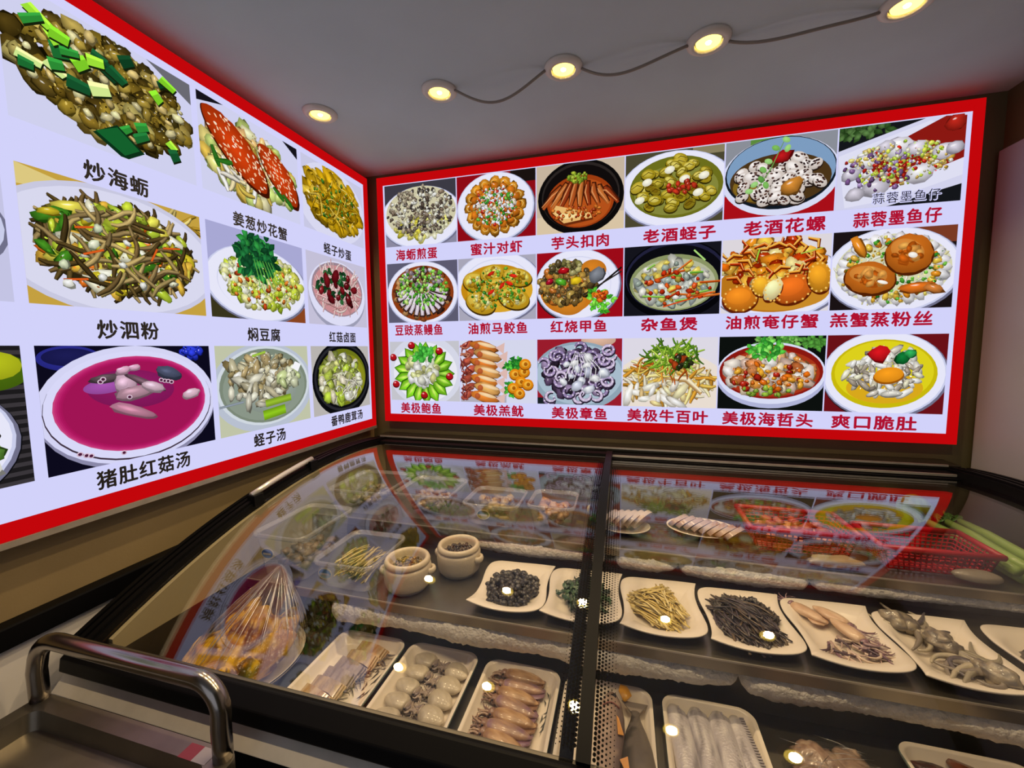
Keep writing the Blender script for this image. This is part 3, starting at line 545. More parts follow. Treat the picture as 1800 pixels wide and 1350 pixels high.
sb = thing('menu_lightbox', 'red bordered backlit menu of eighteen dishes with red lettering on the back wall', 'menu sign', (1.23, .022, 1.1))
MB().box(.066, 2.395, .004, .05, 1.104, 2.296).build('housing', m_blackm, sb, smooth=False)
MB().box(.084, 2.376, 0, .006, 1.137, 2.263).build('face', m_panel, sb, smooth=False)
fr = MB(); X0, X1, Z0, Z1 = .0506, 2.4096, 1.100, 2.300
for a in ((X0, X1, Z0, 1.139), (X0, X1, 2.261, Z1), (X0, .0844, 1.139, 2.261), (2.3758, X1, 1.139, 2.261)): fr.box(a[0], a[1], -.001, .03, a[2], a[3])
fr.build('border', m_redlit, sb, smooth=False)
for r in range(3):
    z0, z1 = ROWS_B[r]
    for c in range(6):
        x0 = .093 + .3788 * c; s = Pic(1.303, 10 + r * 6 + c); fn, tx = BACK[r][c]; fn(s)
        s.build('dish_photo', sb, (x0, 0, z0), (1, 0, 0), (0, 0, 1), (0, -1, 0), .374, z1 - z0)
        w = (.218, .245, .245, .275, .275, .27)[c] * {4: 1.0, 5: 1.17, 3: .8, 6: 1.2}[len(tx)]
        cx = (.255, .66, 1.04, 1.412, 1.79, 2.15)[c]
        if r == 0 and c in (3, 4): cx += .03
        if (r, c) == (0, 5): cx = 2.179; w = .264
        if (r, c) == (1, 2): cx -= .005
        caption(tx, sb, (cx, 0, CAP_B[r]), (1, 0, 0), (0, 0, 1), (0, -1, 0), w, .052, m_txtred)
caption('蒜蓉墨鱼仔', sb, (2.20, 0, 1.995), (1, 0, 0), (0, 0, 1), (0, -1, 0), .205, .042, m_panel, 'photo_lettering', .0068, .05)
caption('蒜蓉墨鱼仔', sb, (2.20, 0, 1.995), (1, 0, 0), (0, 0, 1), (0, -1, 0), .2, .038, m_txtblk, 'photo_lettering', .0074, .0)

sl = thing('menu_lightbox', 'red bordered backlit menu with black lettering and large photos on the left wall', 'menu sign', (-.02, -.86, 1.07))
MB().box(-.05, -.004, -1.71, -.006, 1.08, 2.298).build('housing', m_blackm, sl, smooth=False)
MB().box(-.006, 0, -1.70, -.03, 1.115, 2.262).build('face', m_panel, sl, smooth=False)
fr = MB()
for a in ((-1.716, -.005, 1.077, 1.116), (-1.716, -.005, 2.262, 2.3015), (-1.716, -1.682, 1.116, 2.262), (-.039, -.005, 1.116, 2.262)): fr.box(-.03, .001, a[0], a[1], a[2], a[3])
fr.build('border', m_redlit, sl, smooth=False)
MB().box(-.05, .004, -1.716, -.005, 1.062, 1.076).build('bottom_rail', m_alu, sl, smooth=False)
for r in range(3):
    z0, z1 = ROWS_L[r]
    for c in range(4):
        y1 = (-.052, -.462, -.87, -1.282)[c]; s = Pic(1.338, 50 + r * 4 + c); fn, tx = LEFT[r][c]; fn(s)
        s.build('dish_photo', sl, (0, y1 - .39, z0), (0, 1, 0), (0, 0, 1), (1, 0, 0), .39, z1 - z0)
        if tx:
            w = {3: .136, 4: .18, 5: .222}[len(tx)]; cy = ((-.245, -.645, -1.073), (-.238, -.662, -1.077), (-.23, -.664, -1.064))[r][c]
            caption(tx, sl, (0, cy, CAP_L[r]), (0, 1, 0), (0, 0, 1), (1, 0, 0), w, .045, m_txtblk)
# ------------------------------------------------------------------ ceiling downlights and their cable
LX = (.143, .62, 1.039, 1.453, 1.918)
m_bulb = emis('lamp glow', 'ffd65a', BULB, sampled=False); m_core = emis('lamp core', 'fff2c0', BULB * 8, sampled=False)
m_ring = mat('white lamp ring', 'd8d0c8', .4)
LPOS = ['nearest the left wall menu, without any cable', 'at the left end of the sagging cable', 'in the middle of the row above the back menu', 'with a wide ring, second from the right above the back menu', 'cut by the top edge, at the right end of the cable']
for row, y in enumerate((-.495, -1.22)):
    for i, x in enumerate(LX):
        lab = ('round recessed ceiling downlight ' + LPOS[i]) if row == 0 else 'round ceiling downlight in the row nearer the camera, %s from the left wall' % ORD[i]
        t = thing('downlight', lab, 'ceiling light', (x, y, CEIL), 'recessed downlights in the ceiling')
        MB().lathe([(.036, -.004), (.038, -.012), (.05, -.012), (.058, -.006), (.06, 0), (.034, 0), (.034, -.002)], (x, y, CEIL), 40, cap=(False, False)).build('trim_ring', m_ring, t)
        b = MB().lathe([(.0335, -.002), (.0335, -.006), (.028, -.0075), (.001, -.006)], (x, y, CEIL), 28).build('lamp_face', m_bulb, t)
        MB().lathe([(.008, -.0068), (.007, -.009), (.001, -.0095)], (x, y, CEIL), 20, cap=(False, True)).build('core', m_core, b)
        ld = bpy.data.lights.new('downlight_beam', 'SPOT'); ld.energy = SPOT_W; ld.color = (1, .74, .42); ld.spot_size = 2.2; ld.spot_blend = .6; ld.shadow_soft_size = .022
        lo = bpy.data.objects.new('downlight_beam', ld); COL.objects.link(lo); lo.parent = t; lo.location = (0, 0, -.03)
m_cable = mat('grey cable', '8a8076', .6)
for i, (sag, nm) in enumerate(((.045, 'left'), (.035, 'middle'), (.03, 'right'))):
    x0, x1 = LX[i + 1] + .055, LX[i + 2] - .055; P = []
    for k in range(25):
        q = k / 24; P.append((x0 + (x1 - x0) * q, -.495 + .012 * sin(q * 5 + i), CEIL - .007 - 4 * sag * q * (1 - q) * (1 + .25 * sin(3 * q + i))))
    tag(MB().tube(P, .0042, 8).build('cable', m_cable, None, loc=P[0]), 'loose grey cable sagging from the ceiling, the %s of three lengths between downlights' % nm, 'cable', 'cables between the downlights')

# ------------------------------------------------------------------ display freezer
YB, ZB, YF, ZF = -.10, 1.015, -1.25, .815
RG = 2.05
_m = Vector(((YB + YF) / 2, (ZB + ZF) / 2)); _d = Vector((YB - YF, ZB - ZF)); _l = _d.length / 2; _d.normalize()
GC = _m + Vector((_d.y, -_d.x)) * sqrt(RG * RG - _l * _l)
def arc(y, off=0.):            # height of the curved lid at depth y
    return GC.y + sqrt((RG + off) ** 2 - (y - GC.x) ** 2)
XL, XR, XD = .03, 2.35, 1.18
YR = -1.262
fz = thing('display_freezer', 'black open-front seafood display freezer with curved sliding glass lids under the menus', 'display freezer', (1.19, -.65, 0))
def arcstrip(x0, x1, y0, y1, o0, o1, n=40, mb=None):
    mb = mb or MB(); R = []
    for i in range(n + 1):
        y = y0 + (y1 - y0) * i / n; nx, nz = (y - GC.x), arc(y) - GC.y; L = hypot(nx, nz); ny, nz = nx / L, nz / L; z = arc(y)
        R.append([(x0, y + ny * o0, z + nz * o0), (x1, y + ny * o0, z + nz * o0), (x1, y + ny * o1, z + nz * o1), (x0, y + ny * o1, z + nz * o1)])
    return mb.rings(R)
def band(y0, y1, bottom, x0, x1, top_off, n=40):
    mb = MB(); R = []
    for i in range(n + 1):
        y = y0 + (y1 - y0) * i / n; R.append([(x0, y, bottom), (x1, y, bottom), (x1, y, arc(y, top_off)), (x0, y, arc(y, top_off))])
    return mb.rings(R)
# end frames with ribs
for side, (xa, xb) in enumerate(((XL, .096), (2.35, 2.43))):
    e = MB()
    arcstrip(xa, xb, -.06, -1.275, -.03, .012, mb=e)
    for k in range(3):
        q = xa + (xb - xa) * (.12 + .3 * k); arcstrip(q, q + .012, -.06, -1.275, .011, .02, mb=e)
    e.build('end_frame', m_black, fz, angle=.6)
    band(-.1, -1.235, .775, .092 if side == 0 else 2.352, .108 if side == 0 else 2.37, -.012).build('end_panel', mat('beige end panel', 'a39877', .5) if side == 0 else mat('dark end panel', '2e2c24', .5), fz, angle=.5)
    MB().box(.085 if side == 0 else 2.36, .107 if side == 0 else 2.4, -1.235, -.07, .3, .782).build('side_liner', mat('dark side liner', '26231d', .5), fz, smooth=False)
    MB().box(xa + .01, (.09 if side == 0 else xb - .01), -1.24, -.06, .1, .79).build('side_panel', m_black if side else m_white, fz, smooth=False)
# rear rail with bright edges
b = MB().box(.03, 2.42, -.105, .05, .985, 1.016); b.build('rear_rail', m_blackm, fz, smooth=False, bevel=.003)
b = MB().box(.03, 2.40, -.048, .045, 1.016, 1.034); b.build('rear_ledge', mat('dark anodised aluminium', '4a463c', .3, .8), fz, smooth=False, bevel=.003)
b = MB().box(.05, 2.36, -.052, -.046, 1.028, 1.035).box(.05, 2.36, -.109, -.103, 1.008, 1.0165); b.build('edge_trim', m_alu, fz, smooth=False)
MB().box(.1, 2.36, -.1, -.07, .4, .99).build('rear_liner', m_inner, fz, smooth=False)
# front
fb = MB(); fb.rings([[(x, -1.284, .756), (x, -1.296, .764), (x, -1.292, .792), (x, YR, .812), (x, -1.250, .809), (x, -1.246, .756)] for x in (.035, 2.43)])
fb.build('front_rail', m_black, fz, smooth=False, bevel=.003)
MB().rings([[(x, -1.312, .727), (x, -1.286, .755), (x, -1.25, .756), (x, -1.25, .728)] for x in (.035, 2.43)]).build('steel_strip', mat('satin steel strip', 'c9c4bb', .35, metal=.25, var=.08, vscale=20), fz, smooth=False, bevel=.002)
MB().box(.035, 2.43, -1.282, -1.246, .1, .728).build('front_panel', m_blackm, fz, smooth=False)
MB().box(.1, 2.36, -1.246, -1.236, .5, .80).build('front_liner', m_inner, fz, smooth=False)
MB().box(.06, 2.4, -1.22, -.08, .0, .1).build('plinth', m_blackm, fz, smooth=False)
# stepped shelves
T1, T2, T3 = .600, .760, .855
L2, L3 = -.886, -.600
def shelf(name, yf, yb, z, lip):
    mb = MB(); mb.rings([[(x, yf, z - lip), (x, yf, z - .001), (x, yf + .002, z), (x, yb, z), (x, yb, z - .006), (x, yf + .006, z - .006), (x, yf + .006, z - lip)] for x in (.107, 2.36)])
    o = mb.build(name, m_steel, fz, smooth=False); MB().box(.107, 2.36, yf - .0015, yf + .001, z - .003, z + .001).build('bright_edge', m_alu, o, smooth=False)
shelf('lower_shelf', -1.236, -.82, T1, .03); shelf('middle_shelf', L2, -.535, T2, .028); shelf('upper_shelf', L3, -.1, T3, .026)
MB().box(.107, 2.36, -.826, -.815, .58, T2 - .006).build('lower_riser', m_inner, fz, smooth=False)
MB().box(.107, 2.36, -.545, -.535, T2 - .01, T3 - .006).build('upper_riser', m_inner, fz, smooth=False)
def frost(x0, x1, y, z, fn, seed):
    R = []; n = int((x1 - x0) / .006)
    for i in range(n + 1):
        x = x0 + (x1 - x0) * i / n; rr = fn(x)
        e = min(1, (x - x0) / .02, (x1 - x) / .02); rr *= max(.05, sqrt(max(e, 0)))
        ring = []
        for k in range(18):
            a = 2 * pi * k / 18; q = rr * (1 + .10 * noise.noise(Vector((x * 40, cos(a) * 2, sin(a) * 2 + seed))) + .10 * noise.noise(Vector((x * 140, cos(a) * 5, sin(a) * 5 + seed))))
            ring.append((x, y + q * 1.0 * cos(a), z + q * 1.1 * sin(a)))
        R.append(ring)
    return MB().rings(R).build('frosted_pipe', m_frost, fz)
frost(.40, 1.50, -.852, .704, lambda x: .036 + .004 * sin(x * 17) + (-.018 * max(0, (x - 1.40) / .1)), 1)
frost(1.50, 2.355, -.852, .704, lambda x: .033 + .006 * sin(x * 9 + 1) - .01 * max(0, 1 - (x - 1.5) / .08), 2)
frost(.66, 1.19, -.578, .812, lambda x: .024 + .003 * sin(x * 15), 3)
frost(1.215, 1.40, -.578, .812, lambda x: .027 - .016 * max(0, (x - 1.34) / .06), 4)
frost(1.40, 1.74, -.578, .812, lambda x: .025 + .004 * sin(x * 13), 5)
frost(1.74, 2.355, -.578, .812, lambda x: .017 + .003 * sin(x * 11), 6)
# curved sliding lids
def lid(x0, x1, off, name):
    g = arcstrip(x0, x1, YB, YF, off - .005, off, 64).build(name, m_glass, fz, angle=.5)
    return g
g1 = lid(.10, XD + .012, .0, 'sliding_lid'); g2 = lid(XD - .04, 2.35, -.016, 'sliding_lid')
arcstrip(XD - .011, XD + .012, YB + .0, YF - .005, .0, .016, 64).build('edge_bar', m_black, g1, angle=.5)
arcstrip(XD - .04, XD - .018, YB, YF, -.03, -.016, 64).build('edge_bar', m_blackm, g2, angle=.5)
MB().box(.10, XD + .012, YB - .03, YB + .01, ZB - .006, ZB + .010).build('back_bar', m_black, g1, smooth=False)
MB().box(XD - .04, 2.35, YB - .028, YB + .01, ZB - .022, ZB - .010).build('back_bar', m_blackm, g2, smooth=False)
def frit(x_edge, sgn, off, g):
    mb = MB(); n = 150
    for i in range(n):
        y = -.28 - (-.28 - YF - .01) * i / n
        for k in range(6):
            rr = .0029 - .0004 * k; x = x_edge + sgn * (.004 + .0062 * k); yy = y - (.0032 if k % 2 else 0)
            z = arc(yy, off + .0004); sl_ = -(yy - GC.x) / (z - GC.y)
            mb.add([(x + rr * cos(a), yy + rr * sin(a), z + sl_ * rr * sin(a)) for a in (2 * pi * q / 8 for q in range(8))], [tuple(range(8))])
    mb.build('dot_pattern', m_blackm, g, smooth=False)
frit(XD - .011, -1, 0, g1); frit(XD + .012, 1, -.016, g2)
h = MB()
hp = [(.083, y, arc(y, .034)) for y in (-.83, -.76, -.69, -.62, -.56)]
h.tube(hp, .0095, 10); h.build('handle', mat('bright aluminium', 'd8d4cc', .3, metal=.6), g1)
for y in (-.82, -.57): MB().box(.074, .103, y - .018, y + .018, arc(y, -.001), arc(y, .032)).build('handle_foot', m_black, g1, smooth=False)

# ------------------------------------------------------------------ plates and trays
T1 += .001; T2 += .001; T3 += .001
_LC = [(1.0, .97), (.93, .72), (.90, .42), (.92, .08), (.97, -.22), (1.0, -.5), (.95, -.77), (.77, -.93), (.45, -1.01), (0, -1.05), (-.4, -1.05), (-.74, -1.015)]
_LC = _LC + [(-x, -y) for x, y in _LC]
def _leafpts(m=4):
    out = []; N = len(_LC)
    for i in range(N):
        p1, p2 = Vector(_LC[i]), Vector(_LC[(i + 1) % N]); p0, p3 = Vector(_LC[i - 1]), Vector(_LC[(i + 2) % N])
        if i % 12 == 0: p0 = p1
        if (i + 1) % 12 == 0: p3 = p2
        for k in range(m):
            t = k / m; out.append(.5 * ((2 * p1) + (p2 - p0) * t + (2 * p0 - 5 * p1 + 4 * p2 - p3) * t * t + (3 * p1 - p0 - 3 * p2 + p3) * t ** 3))
    return out
_LP = _leafpts()
def leaf_ring(s, z, cx, cy, a=.104, b=.118, n=0, tip=0.):
    out = []
    for q in _LP:
        L = q.length; k = s if s > .9 else s / max(1, L) ** .5; out.append((cx + a * q.x * k, cy + b * q.y * k, z + tip * max(0, (L - 1.05) / .36)))
    return out
def leaf_plate(cx, cy, z, label, turn=0):
    R = [leaf_ring(.5, z, cx, cy), leaf_ring(.62, z + .002, cx, cy), leaf_ring(.98, z + .019, cx, cy, tip=.008), leaf_ring(1.0, z + .023, cx, cy, tip=.008),
         leaf_ring(.985, z + .0245, cx, cy, tip=.008), leaf_ring(.78, z + .017, cx, cy, tip=.002), leaf_ring(.66, z + .007, cx, cy), leaf_ring(.4, z + .005, cx, cy), leaf_ring(.1, z + .005, cx, cy)]
    o = MB().rings(R).build('leaf_plate', m_ceramic, None, loc=(cx, cy, z)); return tag(o, label, 'plate', 'white leaf shaped plates on the middle shelf')
def rr_ring(s, z, cx, cy, a, b, rad, n=10, inset=0.):
    a, b = a * s - inset, b * s - inset; rad = max(.004, min(rad, a, b)); out = []
    for qx, qy, t0 in ((1, 1, 0), (-1, 1, pi / 2), (-1, -1, pi), (1, -1, 3 * pi / 2)):
        for k in range(n):
            t = t0 + pi / 2 * k / (n - 1); out.append((cx + qx * (a - rad) + rad * cos(t), cy + qy * (b - rad) + rad * sin(t), z))
    return out
def tray(cx, cy, z, a, b, label, strokes=None, name='food_tray', rad=.035):
    mb = MB(); Q = lambda i, dz, r=rad: rr_ring(1, z + dz, cx, cy, a, b, max(.008, r - i * .6), inset=i)
    mb.cm = 1; mb.rings([Q(.022, 0), Q(.016, .002), Q(.002, .026), Q(0, .032), Q(.001, .035)], cap=(True, False))
    mb.cm = 0; mb.rings([Q(.001, .035), Q(.007, .035), Q(.010, .032), Q(.019, .009), Q(.026, .006), Q(a * .6, .006)], cap=(False, True))
    o = mb.build(name, [m_ceramic, m_celadon], None, loc=(cx, cy, z))
    tag(o, label, 'tray', 'rectangular trays of seafood on the lowest shelf')
    if strokes:
        s = MB()
        for x, y, d, L in strokes:
            s.add([(x - .0025 * sin(d), y + .0025 * cos(d), z + .0075), (x + L * .5 * cos(d) - .001, y + L * .5 * sin(d), z + .0078), (x + L * cos(d), y + L * sin(d), z + .0078), (x + L * .5 * cos(d) + .003 * sin(d), y + L * .5 * sin(d) - .003 * cos(d), z + .0078)], [(0, 3, 2, 1)])
        s.build('painted_twig', mat('grey brush paint', '3c3f40', .5), o, smooth=False)
    return o
rnd = random.Random(7)
PL = [(.934, -.753), (1.134, -.748), (1.336, -.748), (1.541, -.750), (1.743, -.75), (1.944, -.756), (2.165, -.752)]
PLAB = ['white leaf shaped plate heaped with small dark snails', 'white leaf shaped plate of dark green seaweed crossed by the black lid bar', 'white leaf shaped plate of pale yellow tofu skin strips',
        'white leaf shaped plate of dark brown fungus strips', 'white leaf shaped plate of pale squid with purple tentacles', 'white leaf shaped plate of grey octopus', 'white leaf shaped plate cut by the right edge of the photo']
for (x, y), l in zip(PL, PLAB): leaf_plate(x, y, T2, l)
ZP = T2 + .007
# snails
def snail():
    mb = MB(); mb.blob((0, 0, .0085), (.0105, .0085, .0085), jit=.3, seed=3, nu=9, nv=6, col=lambda p: '2c2a2c' if p.x < .004 else '46423e')
    mb.blob((.008, .001, .008), (.006, .0055, .0055), nu=7, nv=5, col='1c1a1c'); mb.blob((-.009, 0, .010), (.004, .004, .004), nu=6, nv=4, col='4e4a48')
    return tag(mb.build('snail', m_wet), 'small dark shelled snail heaped on the first leaf plate', 'snail', 'dark snails on the leaf plate')
sn = None; cnt = 0
for lay, (n, ra, rb) in enumerate(((78, .070, .088), (52, .056, .070), (26, .038, .048))):
    for i in range(n):
        t = i * 2.39996; q = sqrt((i + .5) / n); x = PL[0][0] - .002 + ra * q * cos(t) * 1.06 + rnd.uniform(-.003, .003); y = PL[0][1] - .006 + rb * q * sin(t) + rnd.uniform(-.003, .003); z = ZP - .002 + lay * .0125 + (.004 * q if lay == 0 else 0)
        if sn is None: sn = snail(); o = sn
        else: o = dup(sn, (0, 0, 0))
        o.location = (x, y, z); o.rotation_euler = (rnd.uniform(-.5, .5), rnd.uniform(-.5, .5), rnd.uniform(0, 6.28))
# seaweed (cannot be counted)
def ruffle(mb, c, L, w, rz, tilt, col, seed, amp=.006):
    R = []; n = 9; M = Matrix.Rotation(rz, 3, 'Z') @ Matrix.Rotation(tilt, 3, 'Y')
    for i in range(n):
        u = i / (n - 1); ww = w * (.35 + .65 * sin(pi * min(1, u * 1.15 + .06))); row = []
        for k in range(5):
            v = k / 4 * 2 - 1; p = Vector((L * (u - .5), ww * v * .5, amp * sin(u * 9 + v * 3 + seed) + amp * .8 * abs(v) * sin(u * 23 + seed * 2)))
            row.append(Vector(c) + M @ p)
        R.append(row + [q - Vector((0, 0, .0012)) for q in reversed(row)])
    mb.rings(R, col=col)
mb = MB()
for i in range(46):
    t = i * 2.4; q = sqrt((i + .5) / 46); ruffle(mb, (PL[1][0] + .056 * q * cos(t), PL[1][1] + .07 * q * sin(t), ZP + .012 + .022 * (1 - q) + rnd.uniform(0, .006)), rnd.uniform(.03, .06), rnd.uniform(.014, .024), rnd.uniform(0, 6), rnd.uniform(-.3, .3), rnd.choice(('2c4a38', '3a5c40', '24382e', '4a6a48', '304438')), i)
tag(mb.build('seaweed', m_wet, None, loc=(PL[1][0], PL[1][1], ZP)), 'dark green ruffled seaweed heaped on the plate behind the black lid bar', 'seaweed', kind='stuff')
# tofu skin strips
def strip(mb, c, L, w, rz, bend, col, th=.003, tilt=0.):
    P = []; M = Matrix.Rotation(rz, 3, 'Z') @ Matrix.Rotation(tilt, 3, 'Y')
    for i in range(6):
        u = i / 5 - .5; P.append(Vector(c) + M @ Vector((L * u, bend * (u * u * 4 - .5), .004 * cos(u * 3))))
    mb.tube(P, w * .5, 6, col=col, flat=th / w)
mb = MB()
for i in range(300):
    t = rnd.uniform(0, 6.28); q = sqrt(rnd.random()); x, y = .058 * q * cos(t), .072 * q * sin(t)
    strip(mb, (PL[2][0] - .006 + x, PL[2][1] + y, ZP + .008 + .036 * (1 - q * q) * rnd.uniform(.3, 1)), rnd.uniform(.05, .085), rnd.uniform(.0035, .0075), (1.9 if x > .012 else (.45 if y > .01 else 2.5)) + rnd.uniform(-.3, .3), rnd.uniform(-.012, .012), rnd.choice(('e0cc86', 'e8d89c', 'd4bc6c', 'dcc678', 'c8ae60')), .002, rnd.uniform(-.12, .12))
tag(mb.build('tofu_strips', m_food, None, loc=(PL[2][0], PL[2][1], ZP)), 'pale yellow shredded tofu skin strips on the third leaf plate', 'tofu strips', kind='stuff')
mb = MB()
for i in range(190):
    t = rnd.uniform(0, 6.28); q = sqrt(rnd.random()); x, y = -.004 + .076 * q * cos(t), .092 * q * sin(t)
    strip(mb, (PL[3][0] + x, PL[3][1] + y, ZP + .006 + .03 * (1 - q * q) * rnd.uniform(.3, 1)), rnd.uniform(.05, .09), rnd.uniform(.004, .008), (1.9 if y < .01 else 2.7) + rnd.uniform(-.5, .5), rnd.uniform(-.014, .014), rnd.choice(('3c3430', '2c2624', '4e4238', '3a3438', '5e4e3a', '463c42')), .003, rnd.uniform(-.1, .1))
for i in range(22):
    t = .2 + i * .13; ruffle(mb, (PL[3][0] + .066 * cos(t), PL[3][1] + .070 * sin(t), ZP + .016 + rnd.uniform(0, .01)), .04, .022, t + 1.5 + rnd.uniform(-.4, .4), rnd.uniform(-.3, .3), rnd.choice(('2e2a24', '3c352c', '4a4034')), i)
tag(mb.build('fungus_strips', m_wet, None, loc=(PL[3][0], PL[3][1], ZP)), 'dark brown shredded fungus strips on the fourth leaf plate', 'fungus', kind='stuff')

# ------------------------------------------------------------------ squid, cuttlefish, octopus
def curl(mb, p, d, L, r, c, rng, n=9, twist=2.5, flat=1.):
    P = []; p = Vector(p); a = d; k = rng.uniform(-twist, twist); z0 = p.z
    for i in range(n): P.append(p.copy()); a += k / n + rng.uniform(-.15, .15); p = p + Vector((cos(a), sin(a), rng.uniform(-.12, .12))) * (L / n); p.z = max(.002, min(z0 + .01, p.z))
    mb.tube(P, [r * (1 - .75 * i / (n - 1)) for i in range(n)], 6, col=c)
def squid(name, L, w, h, pal, tent, label, cat, grp, seed, fins=True, legs=9, legl=.4, ring=True, lr=0):
    """mantle along +x with the tip at +x, head and arms towards -x; base at z = 0"""
    rng = random.Random(seed); t = thing(name, label, cat, (0, 0, 0), grp)
    prof = [(-.5, .62), (-.44, .8), (-.3, .97), (-.12, 1.0), (.1, .92), (.28, .72), (.4, .45), (.47, .22), (.5, .05)]
    R = []
    for u, k in prof:
        R.append([(L * u, w * .5 * k * cos(a) * (1 + .03 * sin(7 * u + a)), h * .5 + h * .5 * k * sin(a)) for a in (2 * pi * j / 18 for j in range(18))])
    def colr(p):
        q = noise.noise(Vector((p.x * 110, p.y * 60, p.z * 60 + seed))); s = sin(p.x * 420 + q * 3)
        return pal[1] if q > .18 else (pal[2] if q < -.22 or (ring and s > .8) else pal[0])
    m = MB().rings(R, col=colr)
    if fins:
        for sg in (1, -1):
            m.rings([[(L * u, sg * w * .3 * f, h * .42), (L * u, sg * w * (.3 + .42 * f2), h * .36), (L * u, sg * w * (.3 + .42 * f2), h * .3), (L * u, sg * w * .3 * f, h * .3)] for u, f, f2 in ((.02, 1, .02), (.14, 1, .6), (.28, .9, .95), (.4, .5, .6), (.5, .05, .02))], col=pal[1])
    m.build('mantle', m_wet, t)
    hd = MB(); hd.blob((-L * .56, 0, h * .42), (L * .1, w * .32, h * .4), jit=.2, seed=seed, col=tent[0])
    hd.build('head', m_wet, t)
    am = MB()
    for k in range(legs):
        f = k / max(1, legs - 1) * 2 - 1; curl(am, (-L * .62, f * w * .3, h * rng.uniform(.2, .6)), pi + f * .8, L * legl * rng.uniform(.7, 1.15), lr or (w * .06 + .0008), rng.choice(tent), rng, 11, 3.6)
    am.build('tentacles', m_wet, t)
    for sg in (1, -1):
        MB().blob((-L * .57, sg * w * .26, h * .55), (.003, .003, .003), nu=8, nv=6, col='141014').build('eye', m_wet, t)
    return t
ZT = T1 + .0065
trays = [(.545, -1.012, .106, .152), (.766, -1.012, .103, .155), (.992, -1.018, .100, .155), (1.206, -1.02, .104, .155), (1.430, -1.02, .100, .155), (1.905, -1.022, .115, .155)]
TL = ['cream rectangular tray with a row of cut squid pieces and a painted twig', 'cream rectangular tray filled with pale grey cuttlefish', 'cream rectangular tray with a column of brown squid', 'cream rectangular tray with a pink croaker under the black lid bar', 'cream rectangular tray packed with silver ribbonfish', 'cream rectangular tray with reddish brown dried meat at lower right']
rb = random.Random(3)
tw = lambda x, y, s: [(x + rb.uniform(-.006, .006), y - .06 + .012 * k, s + rb.uniform(-.7, .7), rb.uniform(.012, .03)) for k in range(9)] + [(x, y - .07, s, .1), (x + .004, y - .02, s + .1, .075)]
for i, ((x, y, a, b), l) in enumerate(zip(trays, TL)): tray(x, y, T1, a, b, l, {0: tw(.612, -.985, 1.3), 2: tw(1.066, -.96, 1.5)}.get(i))
# third tray: brown squid, tips to the right
pal = ('a8835f', '8f6c55', 'c29e78'); ten = ('8a6a5c', '6e5650', 'a58a78')
sq = squid('squid', .102, .042, .026, pal, ten, 'x', 'squid', 'brown squid in the third tray', 5)
protos = [sq, squid('squid', .106, .040, .026, ('a08070', '88687a', 'bd9a80'), ten, 'x', 'squid', 'brown squid in the third tray', 9)]
WORD = ['farthest back', 'second from the back', 'third from the back', 'fourth from the back', 'fifth from the back', 'sixth from the back', 'seventh from the back', 'eighth from the back', 'nearest the front']
for i in range(9):
    x, y = 1.000 + .004 * sin(i * 2), -.892 - i * .0305; lab = 'whole brown squid in the third tray, ' + WORD[i]
    if i < 2: o = protos[i]; o['label'] = lab
    else: o = dup(protos[i % 2], (0, 0, 0), None, lab)
    o.location = (x, y, ZT); o.rotation_euler = (-.15, 0, -.08 + .1 * sin(i * 1.7) - .02 * i)
# second tray: pale cuttlefish in two columns, heads meeting in the middle
pal = ('b5aa96', 'c2b8a4', 'a69c8a'); ten = ('98897c', '7c7070', 'aa9c90')
cf = [squid('cuttlefish', .064, .050, .026, pal, ten, 'x', 'cuttlefish', 'pale cuttlefish in the second tray', s, False, 9, .5, False, .0042) for s in (21, 22)]
n = 0
for i in range(6):
    for sd in (0, 1):
        x = .766 + (-.052 if sd == 0 else .054) - (.002 * (i - 2)); y = -.898 - i * .0455 - (.018 if sd else 0)
        if y < -1.145: continue
        lab = 'pale cuttlefish in the %s column of the second tray, %s from the back' % ('left' if sd == 0 else 'right', ORD[i])
        if n < 2: o = cf[n]; o['label'] = lab
        else: o = dup(cf[n % 2], (0, 0, 0), None, lab)
        o.location = (x, y, ZT); o.rotation_euler = (.1, 0, (pi - .2 if sd == 0 else -.25) + .12 * sin(i * 2.1)); n += 1
# first tray: squid cut in folded pieces
def cut_piece(seed, c0, c1):
    rng = random.Random(seed); t = thing('squid_piece', 'x', 'squid piece', (0, 0, 0), 'cut squid pieces in the first tray')
    mb = MB()
    for k in range(3):
        z = .005 + k * .0065; w = .05 - .004 * k; R = []
        for i in range(13):
            u = i / 12 * 2 - 1; zz = z + .006 * (1 - u * u) + .001 * sin(u * 9 + seed + k)
            R.append([(w * u, -.021 + .003 * k + .002 * sin(u * 5 + seed), zz), (w * u, .020 - .002 * k, zz + .003), (w * u, .020 - .002 * k, zz - .0015), (w * u, -.021 + .003 * k, zz - .0035)])
        mb.rings(R, col=lambda p: c0 if noise.noise(p * 90 + Vector((seed, k, 0))) > -.05 else c1)
    mb.build('sheet', m_wet, t, angle=.7); am = MB()
    for k in range(5): curl(am, (.05, rng.uniform(-.016, .016), .006), rng.uniform(-.7, .7), .03, .0022, rng.choice(('5c5654', '7a7068', '48444a')), rng, 7)
    am.build('tentacles', m_wet, t); return t
pc = [cut_piece(31, 'c0a888', 'a08a74'), cut_piece(32, 'b08c5c', 'c8b08c'), cut_piece(33, 'a4948c', '8a7a78')]
for i in range(7):
    lab = 'folded cut squid piece in the first tray, %s from the back' % ORD[i]
    if i < 3: o = pc[(1, 0, 2)[i]]; o['label'] = lab
    else: o = dup(pc[(2, 0, 1, 0)[i - 3]], (0, 0, 0), None, lab)
    o.location = (.556 - .009 * i, -.905 - .034 * i, ZT); o.rotation_euler = (.25, -.05, -.18 + .1 * sin(i * 2.3))
